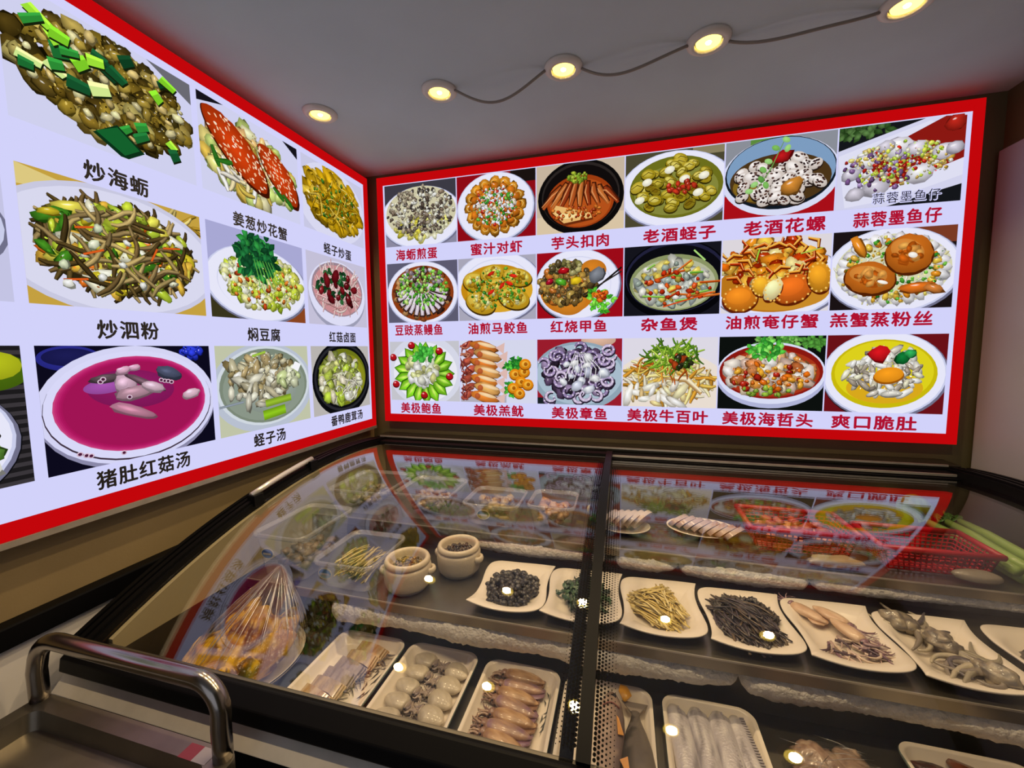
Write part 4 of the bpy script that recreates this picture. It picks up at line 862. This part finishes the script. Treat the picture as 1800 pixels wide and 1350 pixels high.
# fourth tray: croakers
def fish(L, w, h, back, side, belly, label, seed):
    t = thing('croaker', label, 'fish', (0, 0, 0), 'croakers in the fourth tray'); prof = [(-.5, .1), (-.46, .42), (-.38, .74), (-.25, .96), (-.08, 1.), (.1, .86), (.28, .56), (.4, .3), (.46, .22), (.5, .26)]
    R = [[(w * .5 * k * cos(a), -L * u, h * .5 + h * .5 * k * sin(a)) for a in (2 * pi * j / 18 for j in range(28))] for u, k in [(prof[q][0] + (prof[q + 1][0] - prof[q][0]) * m / 4, prof[q][1] + (prof[q + 1][1] - prof[q][1]) * m / 4) for q in range(len(prof) - 1) for m in range(4)]]
    def c(p):
        q = p.x / (w * .5) + .7 * noise.noise(p * 70 + Vector((seed, 0, 0))); return back if q > .35 else (belly if q < -.3 else side)
    MB().rings(R, col=c).build('body', m_wet, t)
    MB().rings([[(-.004, -L * .46, h * .52), (.004, -L * .46, h * .52), (.004, -L * .46, h * .44), (-.004, -L * .46, h * .44)], [(-.03, -L * .6, h * .5), (.03, -L * .6, h * .5), (.03, -L * .6, h * .47), (-.03, -L * .6, h * .47)]], col='8a8078').build('tail_fin', m_wet, t, smooth=False)
    MB().rings([[(w * .2, L * .2, h * .96), (w * .28, L * .18, h * .96), (w * .28, L * .18, h * .92), (w * .2, L * .2, h * .92)], [(w * .26, L * .03, h * 1.0), (w * .46, L * .05, h * .88), (w * .46, L * .05, h * .84), (w * .26, L * .03, h * .96)]], col='d89a50').build('pectoral_fin', m_wet, t, smooth=False)
    MB().blob((w * .1, L * .42, h * .8), (.005, .005, .003), nu=10, nv=6, col='1a1618').build('eye', m_wet, t)
    e = MB(); e.tube([(w * (-.3 + .6 * k / 6), L * (.28 + .03 * sin(k / 6 * pi)), h * (.5 + .5 * sqrt(max(0, 1 - (-.6 + 1.2 * k / 6) ** 2)) * .92) + .001) for k in range(7)], .0016, 6, col='8a5048'); e.build('gill', m_wet, t)
    return t
o = fish(.28, .062, .045, 'a08c88', 'd0b8a8', 'e4cfc0', 'pink silver croaker lying head up beside the black lid bar', 4); o.location = (1.216, -1.03, ZT)
o = fish(.25, .078, .042, '5c564e', '8a8078', '9a8f84', 'dark grey croaker with its tail up at the right of the fourth tray', 8); o.location = (1.272, -1.055, ZT); o.rotation_euler = (0, 0, pi + .02)
mb = MB(); mb.rings([[(1.243, -.915, ZT + .03), (1.249, -.915, ZT + .03), (1.249, -.915, ZT + .027), (1.243, -.915, ZT + .027)], [(1.232, -.895, ZT + .036), (1.262, -.9, ZT + .034), (1.262, -.9, ZT + .031), (1.232, -.895, ZT + .033)], [(1.236, -.875, ZT + .036), (1.252, -.878, ZT + .035), (1.252, -.878, ZT + .032), (1.236, -.875, ZT + .033)]], col='e0a020')
tag(mb.build('yellow_fin', m_wet, None, loc=(1.245, -.9, ZT + .027)), 'yellow fish fin sticking up in the fourth tray', 'fish fin')
# fifth tray: ribbonfish
m_silver = mat('silver fish skin', attr=True, rough=.32, metal=.15, coat=.5, bump=.25, bscale=200)
def ribbon(L, w, h, seed, label, ribs=False):
    t = thing('ribbonfish', label, 'fish', (0, 0, 0), 'ribbonfish in the fifth tray'); R = []
    for i in range(15):
        u = i / 14 - .5; k = min(1, (.52 - abs(u)) * 9) ** .5
        R.append([(w * .5 * k * cos(a) + .004 * sin(u * 4 + seed), -L * u, h * .5 + h * .5 * k * sin(a)) for a in (2 * pi * j / 20 for j in range(20))])
    def c(p):
        q = noise.noise(Vector((p.x * 120, p.y * 14, seed))); return ('c2bdc4', 'dad6d9', '98939a')[0 if abs(q) < .2 else (1 if q > 0 else 2)]
    MB().rings(R, col=c).build('body', m_silver, t)
    d = MB()
    for k in range(40 if ribs else 24): d.box(w * .14, w * (.34 if ribs else .2), -L * .46 + k * L * (.023 if ribs else .0385), -L * .46 + k * L * (.023 if ribs else .0385) + (.0026 if ribs else .008), h * .84, h * (.985 if ribs else .975), 'b0abb2')
    d.build('dorsal_fin', m_silver, t, smooth=False); return t
RBL = ['silver ribbonfish length at the far left of the fifth tray', 'silver ribbonfish length second from the left in the fifth tray', 'pale silver ribbonfish length third from the left in the fifth tray', 'silver ribbonfish length at the far right of the fifth tray']
RIB = [(1.364, .052, .030, .09), (1.409, .050, .034, .1), (1.456, .054, .036, .1), (1.497, .046, .034, .12)]
for i, (x, w, h, rz) in enumerate(RIB):
    o = ribbon(.27, w, h, i + 2, RBL[i], i == 3); o.location = (x + .004, -1.02, ZT); o.rotation_euler = (0, 0, rz)
# wrapped meat and the dried meat tray
mb = MB()
for i in range(16):
    t = i * 2.4; q = sqrt((i + .5) / 16); mb.blob((1.66 + .075 * q * cos(t), -1.04 + .10 * q * sin(t), T1 + .030), (.044, .034, .020), t, 0, .4, i, 18, 12, lambda p: '9c8270' if noise.noise(p * 70) > .05 else ('84695a' if noise.noise(p * 70) > -.2 else 'b09a86'))
o = mb.build('wrapped_meat', m_wet, None, loc=(1.655, -1.03, T1)); tag(o, 'lumpy brown meat wrapped in clear film between the two right hand trays', 'meat')
R = []
for i in range(9):
    a = i / 8 * pi / 2; ring = []
    for k in range(72):
        t = 2 * pi * k / 72; q = 1 + .03 * sin(t * 11) + .02 * sin(t * 23 + i); ring.append((1.66 + .118 * cos(t) * cos(a) * q + .001, -1.04 + .15 * sin(t) * cos(a) * q, T1 + .004 + .060 * sin(a) * (1 + .06 * noise.noise(Vector((cos(t) * 4, sin(t) * 4, i))))))
    R.append(ring)
MB().rings(R, cap=(False, True)).build('clear_wrap', m_film, o)
mb = MB(); rf = random.Random(8)  # added pale folds, made extra shiny to draw bright streaks on the wrap
for k in range(60):
    a = rf.uniform(0, 6.28); q = rf.random() ** .5; x, y = 1.66 + .1 * q * cos(a), -1.04 + .13 * q * sin(a); d = rf.uniform(-.5, .9); L = rf.uniform(.015, .05)
    zz = T1 + .006 + .060 * sqrt(max(0, 1 - ((x - 1.66) / .118) ** 2 - ((y + 1.04) / .15) ** 2)); mb.tube([(x - L * cos(d), y - L * sin(d), zz - .002), (x, y, zz + .002), (x + L * cos(d), y + L * sin(d), zz - .002)], [.0002, .0012, .0002], 6)
tag(mb.build('wrap_fold_highlights', clear('film fold highlight', milk=.12, boost=5.0, rough=.2), o), kind='stuff')
DM = [(1.868, -.938, .13, .045, -.5, 'dark reddish dried meat slab leaning at the left of the lower right tray', '5a3426', '3c2620'), (1.93, -.942, .15, .062, -.9, 'reddish brown dried meat slab in the middle of the lower right tray', '7a4428', '52301e'), (1.978, -.972, .12, .05, -.8, 'pale brown dried meat slab at the right of the lower right tray', '8a5a3c', '6a4028')]
for k, (x, y, L, w, rz, lab, c0, c1) in enumerate(DM):
    mb = MB(); mb.blob((0, 0, .014), (L * .5, w * .5, .016), 0, 0, .3, k + 5, 24, 10, lambda p: c0 if sin(p.y * 500 + 6 * noise.noise(p * 30)) > -.2 else c1)
    o = mb.build('dried_meat', m_wet); tag(o, lab, 'meat', 'dried meat slabs'); o.location = (x, y, ZT + .001); o.rotation_euler = (0, 0, rz)
# fifth leaf plate: small squid ; sixth: octopus ; seventh: dark pile
SQ5 = [(1.700, -.690, -.9, 'pale squid with a split tip at the upper left of the fifth leaf plate'), (1.745, -.690, 2.25, 'pale rolled squid at the upper right of the fifth leaf plate'), (1.755, -.745, 2.0, 'small pale squid in the centre of the fifth leaf plate')]
for k, (x, y, rz, lab) in enumerate(SQ5):
    o = squid('small_squid', .082, .036, .022, ('d0b091', 'c29f80', 'd8bc9e'), ('8a6a74', '6a4c58', 'a58c90'), lab, 'squid', 'small squid on the fifth leaf plate', 41 + k, k == 0, 8, .8); o.location = (x, y, ZP + .004 + .003 * k); o.rotation_euler = (0, 0, rz)
mb = MB(); rq = random.Random(5)
for k in range(46):
    curl(mb, (1.735 + rq.uniform(-.045, .06), -.79 + rq.uniform(-.035, .03), .004 + rq.uniform(0, .014)), rq.uniform(-1.6, -.3), .05, .0036, rq.choice(('7a5a68', 'c8b0a4', '4c3844', 'b09890', 'd0bca8')), rq, 8)
o = mb.build('squid_tentacles', m_wet); o.location = (0, 0, ZP); tag(o, 'tangle of purple and white squid tentacles at the front of the fifth leaf plate', 'squid tentacles', kind='stuff')
def octo(seed, label):
    rng = random.Random(seed); t = thing('octopus', label, 'octopus', (0, 0, 0), 'grey octopus on the sixth leaf plate')
    cc = lambda p: ('b0a58e', '958a78', '6a635c', '4e4a48')[int((noise.noise(p * 75 + Vector((seed, 0, 0))) + 1) * 2) % 4]
    MB().blob((.022, 0, .017), (.032, .027, .02), 0, .1, .45, seed, 20, 14, cc).build('mantle', m_wet, t)
    MB().blob((-.002, 0, .016), (.019, .021, .016), 0, 0, .35, seed + 1, 14, 9, cc).build('head', m_wet, t)
    am = MB()
    for k in range(8):
        f = k / 7 * 2 - 1; curl(am, (-.008, f * .014, .013), pi + f * 2.0, .115, .0098, rng.choice(('9a927f', '857c72', 'b4aa94', '5c5658')), rng, 16, 4.6)
    am.build('arms', m_wet, t); return t
for k, (x, y, rz, lab) in enumerate(((1.915, -.685, 2.4, 'grey octopus at the upper left of the sixth leaf plate'), (1.955, -.75, 2.1, 'grey octopus in the middle of the sixth leaf plate'), (1.975, -.81, -.9, 'grey octopus with a dark head at the lower right of the sixth leaf plate'))):
    o = octo(60 + k, lab); o.location = (x, y, ZP); o.rotation_euler = (0, 0, rz)
mb = MB()
for i in range(14):
    t = i * 2.4; q = sqrt((i + .5) / 14); mb.blob((2.150 + .058 * q * cos(t), -.765 + .06 * q * sin(t), ZP + .014 + .012 * (1 - q)), (.024, .017, .014), t, 0, .4, i, 12, 8, ('5a5650', '46443f', '6a655c')[i % 3])
tag(mb.build('dark_seafood', m_wet, None, loc=(2.150, -.765, ZP)), 'dark grey seafood pile on the leaf plate cut by the right edge', 'seafood', kind='stuff')

# ------------------------------------------------------------------ lidded pots, oval dish with chicken
m_pot = mat('cream stoneware', 'cdbfa6', .38, coat=.3, bump=.1, bscale=150)
def tureen(x, y, label, filling, lab2, rz):
    t = thing('soup_pot', label, 'pot', (x, y, T2), 'cream soup pots on the middle shelf')
    MB().lathe([(.050, 0), (.0545, .001), (.055, .006), (.0555, .009), (.0635, .012), (.0655, .016), (.0675, .030), (.069, .050), (.069, .066), (.067, .072), (.061, .075), (.060, .077)], (x, y, T2), 48, cap=(True, False)).build('body', m_pot, t)
    MB().lathe([(.060, .076), (.066, .078), (.0675, .083), (.064, .091), (.059, .093), (.054, .091), (.051, .084), (.050, .072), (.048, .062), (.001, .060)], (x, y, T2), 48, cap=(False, False)).build('rim', m_pot, t)
    for s in (0, pi):
        a = rz + s; d = Vector((cos(a), sin(a), 0)); q = Vector((-d.y, d.x, 0)); P = []
        for k in range(13):
            u = pi * k / 12; P.append(Vector((x, y, T2 + .054)) + d * (.064 + .014 * sin(u)) + q * (.016 * cos(u)))
        MB().tube(P, .0065, 8, flat=1.5).build('handle', m_pot, t)
    mb = MB(); rr = random.Random(int(x * 1000))
    for k in range(70):
        a2 = k * 2.4; s = sqrt((k + .5) / 70) * .044; mb.blob((x + s * cos(a2), y + s * sin(a2), T2 + .066 + rr.uniform(0, .005)), (.0075, .005, .0045), rr.uniform(0, 6), 0, .3, k, 8, 5, rr.choice(filling))
    tag(mb.build('pot_filling', m_wet, None, loc=(x, y, T2 + .06)), lab2, 'food', kind='stuff')
tureen(.620, -.802, 'cream two handled soup pot in front, its rim covered with shiny film', ('5a4a1c', '7a6424', '3a3216', '8a7434'), 'yellow brown filling in the front soup pot', pi + .25)
tureen(.735, -.685, 'cream two handled soup pot behind, with dark filling', ('2a2018', '3c2c1e', '1c1612', '4a3826'), 'dark brown filling in the rear soup pot', -.1)

DX, DY = .268, -1.048
mb = MB(); mb.lathe([(.08, 0), (.088, .003), (.128, .030), (.142, .045), (.144, .049), (.137, .049), (.122, .034), (.09, .010), (.001, .009)], (DX, DY, T1), 64, 1.0, 1.1)
o = mb.build('oval_dish', m_ceramic, None, loc=(DX, DY, T1)); tag(o, 'white oval dish with a dark rim line holding wrapped yellow chicken', 'dish')
MB().lathe([(.1415, .0490), (.1445, .0496), (.143, .0500), (.140, .0494)], (DX, DY, T1), 64, 1.0, 1.1, cap=(False, False)).build('rim_line', m_blackm, o)
ck = thing('cooked_chicken', 'golden yellow cooked chicken pieces under the clear film tent', 'chicken', (DX, DY, T1 + .01))
cc = lambda p: ('be8608', 'a67206', 'cea012', '6c4406', 'b67c06')[int((noise.noise(p * 24) + 1) * 2.5) % 5]
m_skin = mat('golden chicken skin', attr=True, rough=.5, coat=0., spec=.2, bump=.35, bscale=70)
MB().blob((DX + .01, DY + .02, T1 + .085), (.062, .11, .066), .35, 0, .35, 3, 32, 20, cc).build('breast', m_skin, ck)
MB().blob((DX - .065, DY - .045, T1 + .070), (.05, .085, .046), .7, .1, .4, 5, 24, 16, cc).build('thigh', m_skin, ck)
MB().blob((DX + .062, DY - .02, T1 + .072), (.038, .09, .050), -.3, 0, .4, 6, 24, 16, cc).build('thigh', m_skin, ck)
MB().blob((DX + .055, DY + .085, T1 + .088), (.030, .062, .034), .4, 0, .4, 7, 20, 14, cc).build('wing', m_skin, ck)
MB().blob((DX - .072, DY + .07, T1 + .105), (.028, .085, .028), .25, 0, .4, 8, 20, 14, cc).build('wing', m_skin, ck)
mb = MB()
for k in range(10): a = k * 2.4; s = sqrt(k / 10) * .08; mb.blob((DX + .005 + s * cos(a), DY - .075 + s * .6 * sin(a), T1 + .054 + .016 * (k % 3)), (.034, .024, .022), a, 0, .4, k + 9, 16, 10, cc)
mb.build('chopped_pieces', m_skin, ck)
R = []; pk = Vector((.283, -.925, .85)); NT = 420
WR = [noise.noise(Vector((cos(2 * pi * k / NT) * 14, sin(2 * pi * k / NT) * 14, 3))) + .6 * noise.noise(Vector((cos(2 * pi * k / NT) * 34, sin(2 * pi * k / NT) * 34, 9))) for k in range(NT)]
for i in range(19):
    u = i / 18; ring = []
    for k in range(NT):
        t = 2 * pi * k / NT; e = Vector((DX + .1435 * cos(t), DY + .158 * sin(t), T1 + .051)); p = e.lerp(pk, u)
        bul = sin(pi * u ** .7) * .016 * (1 - .3 * cos(t - 1.0)); w = (.0075 * WR[k] * (.4 + u) + .003 * noise.noise(Vector((cos(t) * 5, sin(t) * 5, u * 7)))) * sin(pi * min(1, u * .97 + .03)) ** .6
        p += Vector((cos(t), sin(t), .3)) * (bul + w); ring.append(p)
    R.append(ring)
fl = MB().rings(R, cap=(False, True)).build('cling_film', m_film, None, loc=(DX, DY, T1 + .05)); tag(fl, 'crinkled clear film pulled up to a point over the yellow chicken', 'cling film')

mb = MB(); rf = random.Random(11)  # whitish, over-reflective fold tubes added to give the film its highlight streaks
for k in range(46):
    t = rf.uniform(-2.6, 1.6); kk = int((t % (2 * pi)) / (2 * pi) * NT); u0, u1 = rf.uniform(.12, .6), rf.uniform(.75, .985); P = []
    for q in range(9):
        u = (u0 + (u1 - u0) * q / 8) * 18; i0 = min(17, int(u)); P.append(R[i0][kk].lerp(R[i0 + 1][kk], u - i0) + Vector((.002 * cos(t), .002 * sin(t), .002)))
    mb.tube(P, [.0013 * sin(pi * (q + .5) / 9) + .0002 for q in range(9)], 6)
tag(mb.build('film_fold_highlights', clear('film fold highlight', milk=.12, boost=5.0, rough=.2), fl), kind='stuff')

# ------------------------------------------------------------------ clear boxes at the back left
m_lab = mat('sticker', attr=True, rough=.35)
def clear_box(x0, x1, y0, y1, z, h, label, sticker=None, fill=None):
    cx, cy, a, b = (x0 + x1) / 2, (y0 + y1) / 2, (x1 - x0) / 2, (y1 - y0) / 2
    t = thing('plastic_box', label, 'box', (cx, cy, z), 'clear plastic boxes in the freezer')
    Q = lambda i, dz: rr_ring(1, z + dz, cx, cy, a, b, .03, 8, i)
    MB().rings([Q(.022, .001), Q(.018, .003), Q(.006, h - .012), Q(.006, h - .010)], cap=(True, False)).build('body', m_clear, t)
    MB().rings([Q(.007, h - .014), Q(-.001, h - .013), Q(-.002, h - .004), Q(.0, h), Q(.006, h - .001), Q(.008, h - .012)], cap=(False, False)).build('rim', clear('clear rim', milk=.14, boost=1.6, rough=.1), t)
    if sticker:
        sx, sz, col = sticker; sy = y0 + .011 - .012 * (sz - .03) / h - .001
        s = MB(); pts = [(sx + .024 * cos(k * pi / 12), sy + .0008 * sin(k * pi / 12), z + sz + .017 * sin(k * pi / 12)) for k in range(24)]
        s.add([(p[0], p[1] + .0006, p[2]) for p in pts] + pts, [tuple(range(24, 48))] + [(k, (k + 1) % 24, 24 + (k + 1) % 24, 24 + k) for k in range(24)], 'd8d0a8')
        s.add([(sx + .021 * cos(k * pi / 12), sy - .0006, z + sz + .014 * sin(k * pi / 12)) for k in range(24)], [tuple(range(24))], col[0])
        s.add([(sx + .021 * cos(k * pi / 12), sy - .0009, z + sz + .014 * sin(k * pi / 12)) for k in range(12, 25)], [tuple(range(13))], col[1])
        for k in range(7): s.box(sx - .014 + k * .0042, sx - .0115 + k * .0042, sy - .0016, sy - .0011, z + sz - .0035, z + sz + .0025, 'e8e4d8')
        s.build('sticker', m_lab, t, smooth=False)
    if fill:
        nm, lab, pal, hh, kind = fill; mb = MB(); rr = random.Random(int(x0 * 997))
        for k in range(70 if kind == 'sticks' else 60):
            if kind == 'sticks': p = (cx + rr.uniform(-.55, .55) * a, cy + rr.uniform(-.2, .2) * b, z + .014 + rr.uniform(0, hh)); strip(mb, p, b * .9, .005, 1.4 + rr.uniform(-.25, .25), rr.uniform(-.01, .01), rr.choice(pal), .004, rr.uniform(-.1, .1))
            else: p = (cx + rr.uniform(-.5, .5) * a, cy + rr.uniform(-.5, .5) * b, z + .022 + rr.uniform(0, hh)); mb.blob(p, (.022, .016, .012), rr.uniform(0, 6), rr.uniform(-.4, .4), .4, k, 8, 6, rr.choice(pal))
        tag(mb.build(nm, m_food, None, loc=(cx, cy, z + .005)), lab, 'food', kind='stuff')
    return t
clear_box(.125, .315, -.885, -.625, T2, .148, 'large clear plastic box at far left with a blue oval sticker', (.185, .085, ('3a64a8', '7a9ac8')), ('brown_mushrooms', 'brown pieces inside the large clear box at far left', ('5a4a34', '6c583c', '3c3226'), .03, 'lumps'))
clear_box(.345, .545, -.885, -.665, T2, .088, 'low clear plastic box of pale enoki with a blue oval sticker', (.39, .048, ('4a80b0', '9ab8c0')), ('enoki_mushrooms', 'pale yellow enoki stems inside the low clear box', ('b8a868', 'c8b878', 'a09050'), .05, 'sticks'))
clear_box(.16, .40, -.585, -.33, T3, .095, 'clear plastic box behind the large box at the back left', None, ('brown_vegetables', 'brown vegetables inside the back left clear box', ('5a4c34', '48402c', '7a6a48'), .03, 'lumps'))
clear_box(.43, .65, -.575, -.36, T3, .098, 'clear plastic box behind the rear soup pot', None, ('pale_pieces', 'pale brown pieces inside the clear box behind the soup pot', ('7a6a54', '8a7a60', '5a4c3c'), .035, 'lumps'))
clear_box(.695, .895, -.57, -.38, T3, .082, 'clear plastic box of tan pieces with a yellow and green oval sticker', (.775, .044, ('2c5a50', 'b8a828')), ('tan_pieces', 'tan pieces inside the clear box with the yellow sticker', ('8a7444', '9c8654', '6a5a38'), .045, 'lumps'))
clear_box(.925, 1.085, -.56, -.39, T3, .092, 'clear plastic box of orange brown paste right of the yellow sticker box', None, ('orange_paste', 'orange brown paste inside the rightmost clear box', ('9c744c', 'a8845c', '8a6440'), .045, 'lumps'))
# slices, ginger bulb, baskets, greens on the upper shelf
def slab(x, y, z, L, h, w, lean, c, name, label, cat, grp):
    mb = MB(); R = []
    for i in range(2):
        R.append([((-w / 2, w / 2)[i] + lean * (zz), L * .5 * cos(a), h * .5 + h * .5 * sin(a)) for a in (2 * pi * j / 20 for j in range(20)) for zz in (h * .5 + h * .5 * sin(a),)])
    mb.rings(R, col=c); o = mb.build(name, m_food, None, angle=.7); o.location = (x, y, z); return tag(o, label, cat, grp)
def flat_dish(x, y, z, r, ry, label):
    o = MB().lathe([(r * .6, 0), (r * .65, .002), (r, .014), (r * 1.01, .016), (r * .98, .0165), (r * .7, .006), (.001, .005)], (x, y, z), 40, 1, ry).build('small_dish', m_ceramic, None, loc=(x, y, z)); return tag(o, label, 'dish', 'small dishes on the upper shelf')
flat_dish(1.24, -.46, T3, .085, .8, 'small white dish under the fan of white root slices'); flat_dish(1.49, -.42, T3, .11, .7, 'small white dish under the row of pale meat slices')
s0 = slab(0, 0, 0, .095, .07, .015, .3, 'c8b8ac', 'root_slice', 'x', 'root slice', 'white root slices')
for k in range(6):
    o = s0 if k == 0 else dup(s0, (0, 0, 0)); o['label'] = 'white sliced root beside the black lid bar, %s slice from the left' % ORD[k]; o.location = (1.175 + .021 * k, -.47 + .004 * k, T3 + .009); o.rotation_euler = (0, .3, -.55)
s0 = slab(0, 0, 0, .085, .05, .015, .4, 'b8a49e', 'meat_slice', 'x', 'meat slice', 'pale meat slices on the upper shelf')
for k in range(8):
    o = s0 if k == 0 else dup(s0, (0, 0, 0)); o['label'] = 'pale meat slice in front of the back rail, %s from the left' % ORD[k]; o.location = (1.405 + .022 * k, -.40 - .009 * k, T3 + .008); o.rotation_euler = (0, .35, -.7)
mb = MB(); mb.blob((0, 0, .06), (.017, .017, .02), 0, 0, .1, 2, 14, 10, 'd0c8a4'); mb.tube([(0, 0, 0), (.002, 0, .025), (0, 0, .05)], [.012, .009, .011], 10, col='c4b890')
o = mb.build('mushroom', m_food); o.location = (1.135, -.47, T3); tag(o, 'single pale button mushroom standing left of the black lid bar', 'mushroom')
m_redp = mat('red plastic', 'a8141e', .4, coat=.1)
def basket(x, y, z, L, D, h, label):
    t = thing('plastic_basket', label, 'basket', (x, y, z), 'red plastic baskets'); mb = MB()
    def bar(p, q, r=.0022): mb.tube([p, q], r, 4)
    T = lambda u, v, k: (x + u * L * (.42 + .08 * k), y + v * D * (.42 + .08 * k), z + h * k)
    for s, (ua, va, ub, vb) in enumerate(((-1, -1, 1, -1), (1, -1, 1, 1), (1, 1, -1, 1), (-1, 1, -1, -1))):
        n = 18 if s % 2 == 0 else 10
        for k in range(n + 1):
            q = k / n; u, v = ua + (ub - ua) * q, va + (vb - va) * q; bar(T(u, v, 0), T(u, v, .9))
        for k in range(6): bar(T(ua, va, k * .16), T(ub, vb, k * .16))
    for k in range(9): q = k / 8 * 2 - 1; bar(T(q, -1, 0), T(q, 1, 0)); bar(T(-1, q, 0), T(1, q, 0))
    mb.build('grid_body', m_redp, t, smooth=False)
    rm = MB(); P = [T(-1.04, -1.04, .95), T(1.04, -1.04, .95), T(1.04, 1.04, .95), T(-1.04, 1.04, .95)]
    for k in range(4): rm.tube([P[k], P[(k + 1) % 4]], .008, 8)
    rm.build('rim', m_redp, t); return t
basket(1.745, -.44, T3 + .004, .27, .17, .072, 'red plastic basket of orange food, left of the two baskets'); basket(2.045, -.48, T3 + .004, .25, .15, .066, 'red plastic basket beside the greens, right of the two baskets')
mb = MB()
for k in range(40): a = k * 2.4; s = sqrt((k + .5) / 40); mb.blob((1.745 + .095 * s * cos(a), -.44 + .055 * s * sin(a), T3 + .03 + .012 * (k % 3)), (.02, .013, .012), a, 0, .4, k, 8, 6, ('b85a24', 'c87838', 'a84418')[k % 3])
tag(mb.build('orange_food', m_food, None, loc=(1.745, -.44, T3 + .02)), 'orange food pieces inside the left red basket', 'food', kind='stuff')
mb = MB(); mb.blob((0, 0, .016), (.07, .022, .017), .1, 0, .35, 4, 20, 12, '96866a'); o = mb.build('wrapped_roll', m_food); o.location = (1.80, -.57, T3); tag(o, 'pale wrapped roll lying on the shelf edge before the left red basket', 'food')
mb = MB(); mb.blob((0, 0, .02), (.05, .022, .016), -.1, 0, .1, 6, 20, 12, '80786a'); o = mb.build('pale_egg', m_food); o.location = (2.11, -.575, T3); tag(o, 'pale oval lump at the front of the upper shelf near the right end', 'food')
lk = None
LKW = ['rightmost of the bundle', 'second from the right', 'third from the right', 'fourth from the right', 'fifth from the right', 'leftmost of the bundle']
for k in range(6):
    if lk is None:
        lk = thing('celery_stalk', 'x', 'vegetable', (0, 0, 0), 'green stalks at the right end')
        MB().tube([(-.15, 0, .014), (-.05, .004, .015), (.06, -.003, .015), (.15, .002, .014)], [.010, .0135, .0145, .013], 12, col='8fae54').build('stem', m_food, lk)
        l = MB(); [ruffle(l, (-.17 - .012 * q, .006 * (q - 1), .016), .05, .03, 3 + .4 * q, 0, '3f6a24', q) for q in range(3)]; l.build('leaves', m_food, lk); o = lk
    else: o = dup(lk, (0, 0, 0))
    o['label'] = 'long green stalk at the right end of the upper shelf, ' + LKW[k]
    o.location = (2.315 - .024 * k, -.37 - .008 * k, T3 + .001 + (.022 if k % 2 else 0)); o.rotation_euler = (0, 0, -1.62 + .04 * (k % 3))
mb = MB(); mb.blob((0, 0, .045), (.05, .048, .046), 0, 0, .12, 8, 24, 14, lambda p: '6c9a24' if sin(atan2(p.y, p.x) * 9) > 0 else '54801c'); o = mb.build('green_melon', m_food); o.location = (2.21, -.155, T3); tag(o, 'round green melon in the back right corner of the freezer', 'melon')

# ------------------------------------------------------------------ steel trolley, bottom left
tr = thing('serving_trolley', 'stainless steel trolley with a tube handle before the freezer at bottom left', 'trolley', (.345, -1.66, 0))
x0, x1, y0, y1, zt = .095, .600, -1.98, -1.345, .772
mb = MB(); Q = lambda i, z: rr_ring(1, z, (x0 + x1) / 2, (y0 + y1) / 2, (x1 - x0) / 2, (y1 - y0) / 2, .02, 6, i)
mb.rings([Q(.004, zt - .04), Q(0, zt - .03), Q(0, zt), Q(.032, zt), Q(.038, zt - .034), Q(.2, zt - .036)], cap=(False, True)); mb.rings([Q(.004, zt - .04), Q(.1, zt - .042)], cap=(False, True))
mb.build('top_tray', m_steel, tr, angle=.5)
P = []
hx0, hx1, hy, hz = .104, .578, -1.358, .905
for k in range(4): P.append((hx0, hy, zt - .002 + (hz - .07 - zt) * k / 3))
for k in range(1, 9): a = pi / 2 * k / 8; P.append((hx0 + .07 - .07 * cos(a), hy + .002, hz - .07 + .07 * sin(a)))
P.append(((hx0 + hx1) / 2, hy + .002, hz))
for k in range(9): a = pi / 2 * k / 8; P.append((hx1 - .05 + .05 * sin(a), hy + .002, hz - .05 + .05 * cos(a)))
for k in range(1, 4): P.append((hx1, hy, hz - .05 - (hz - .05 - zt) * k / 3))
MB().tube(P, .0155, 16).build('push_handle', m_tube, tr)
for x in (x0 + .03, x1 - .03):
    for y in (y0 + .04, y1 - .04):
        l = MB().tube([(x, y, .06), (x, y, zt - .04)], .013, 12).build('leg', m_tube, tr)
        MB().lathe([(.001, .0), (.02, .001), (.03, .02), (.03, .04), (.02, .059), (.001, .06)], (x, y, 0), 20).build('caster', m_blackm, l)
MB().box(x0 + .02, x1 - .02, y0 + .02, y1 - .02, .25, .27).build('lower_tray', m_steel, tr, smooth=False)
mb = MB(); mb.box(.50, .53, -1.378, -1.352, zt, zt + .0006, '9a3a48'); mb.box(.53, .56, -1.378, -1.352, zt, zt + .0006, 'b8b0b8')
mb.build('worn_label', m_lab, tr, smooth=False)
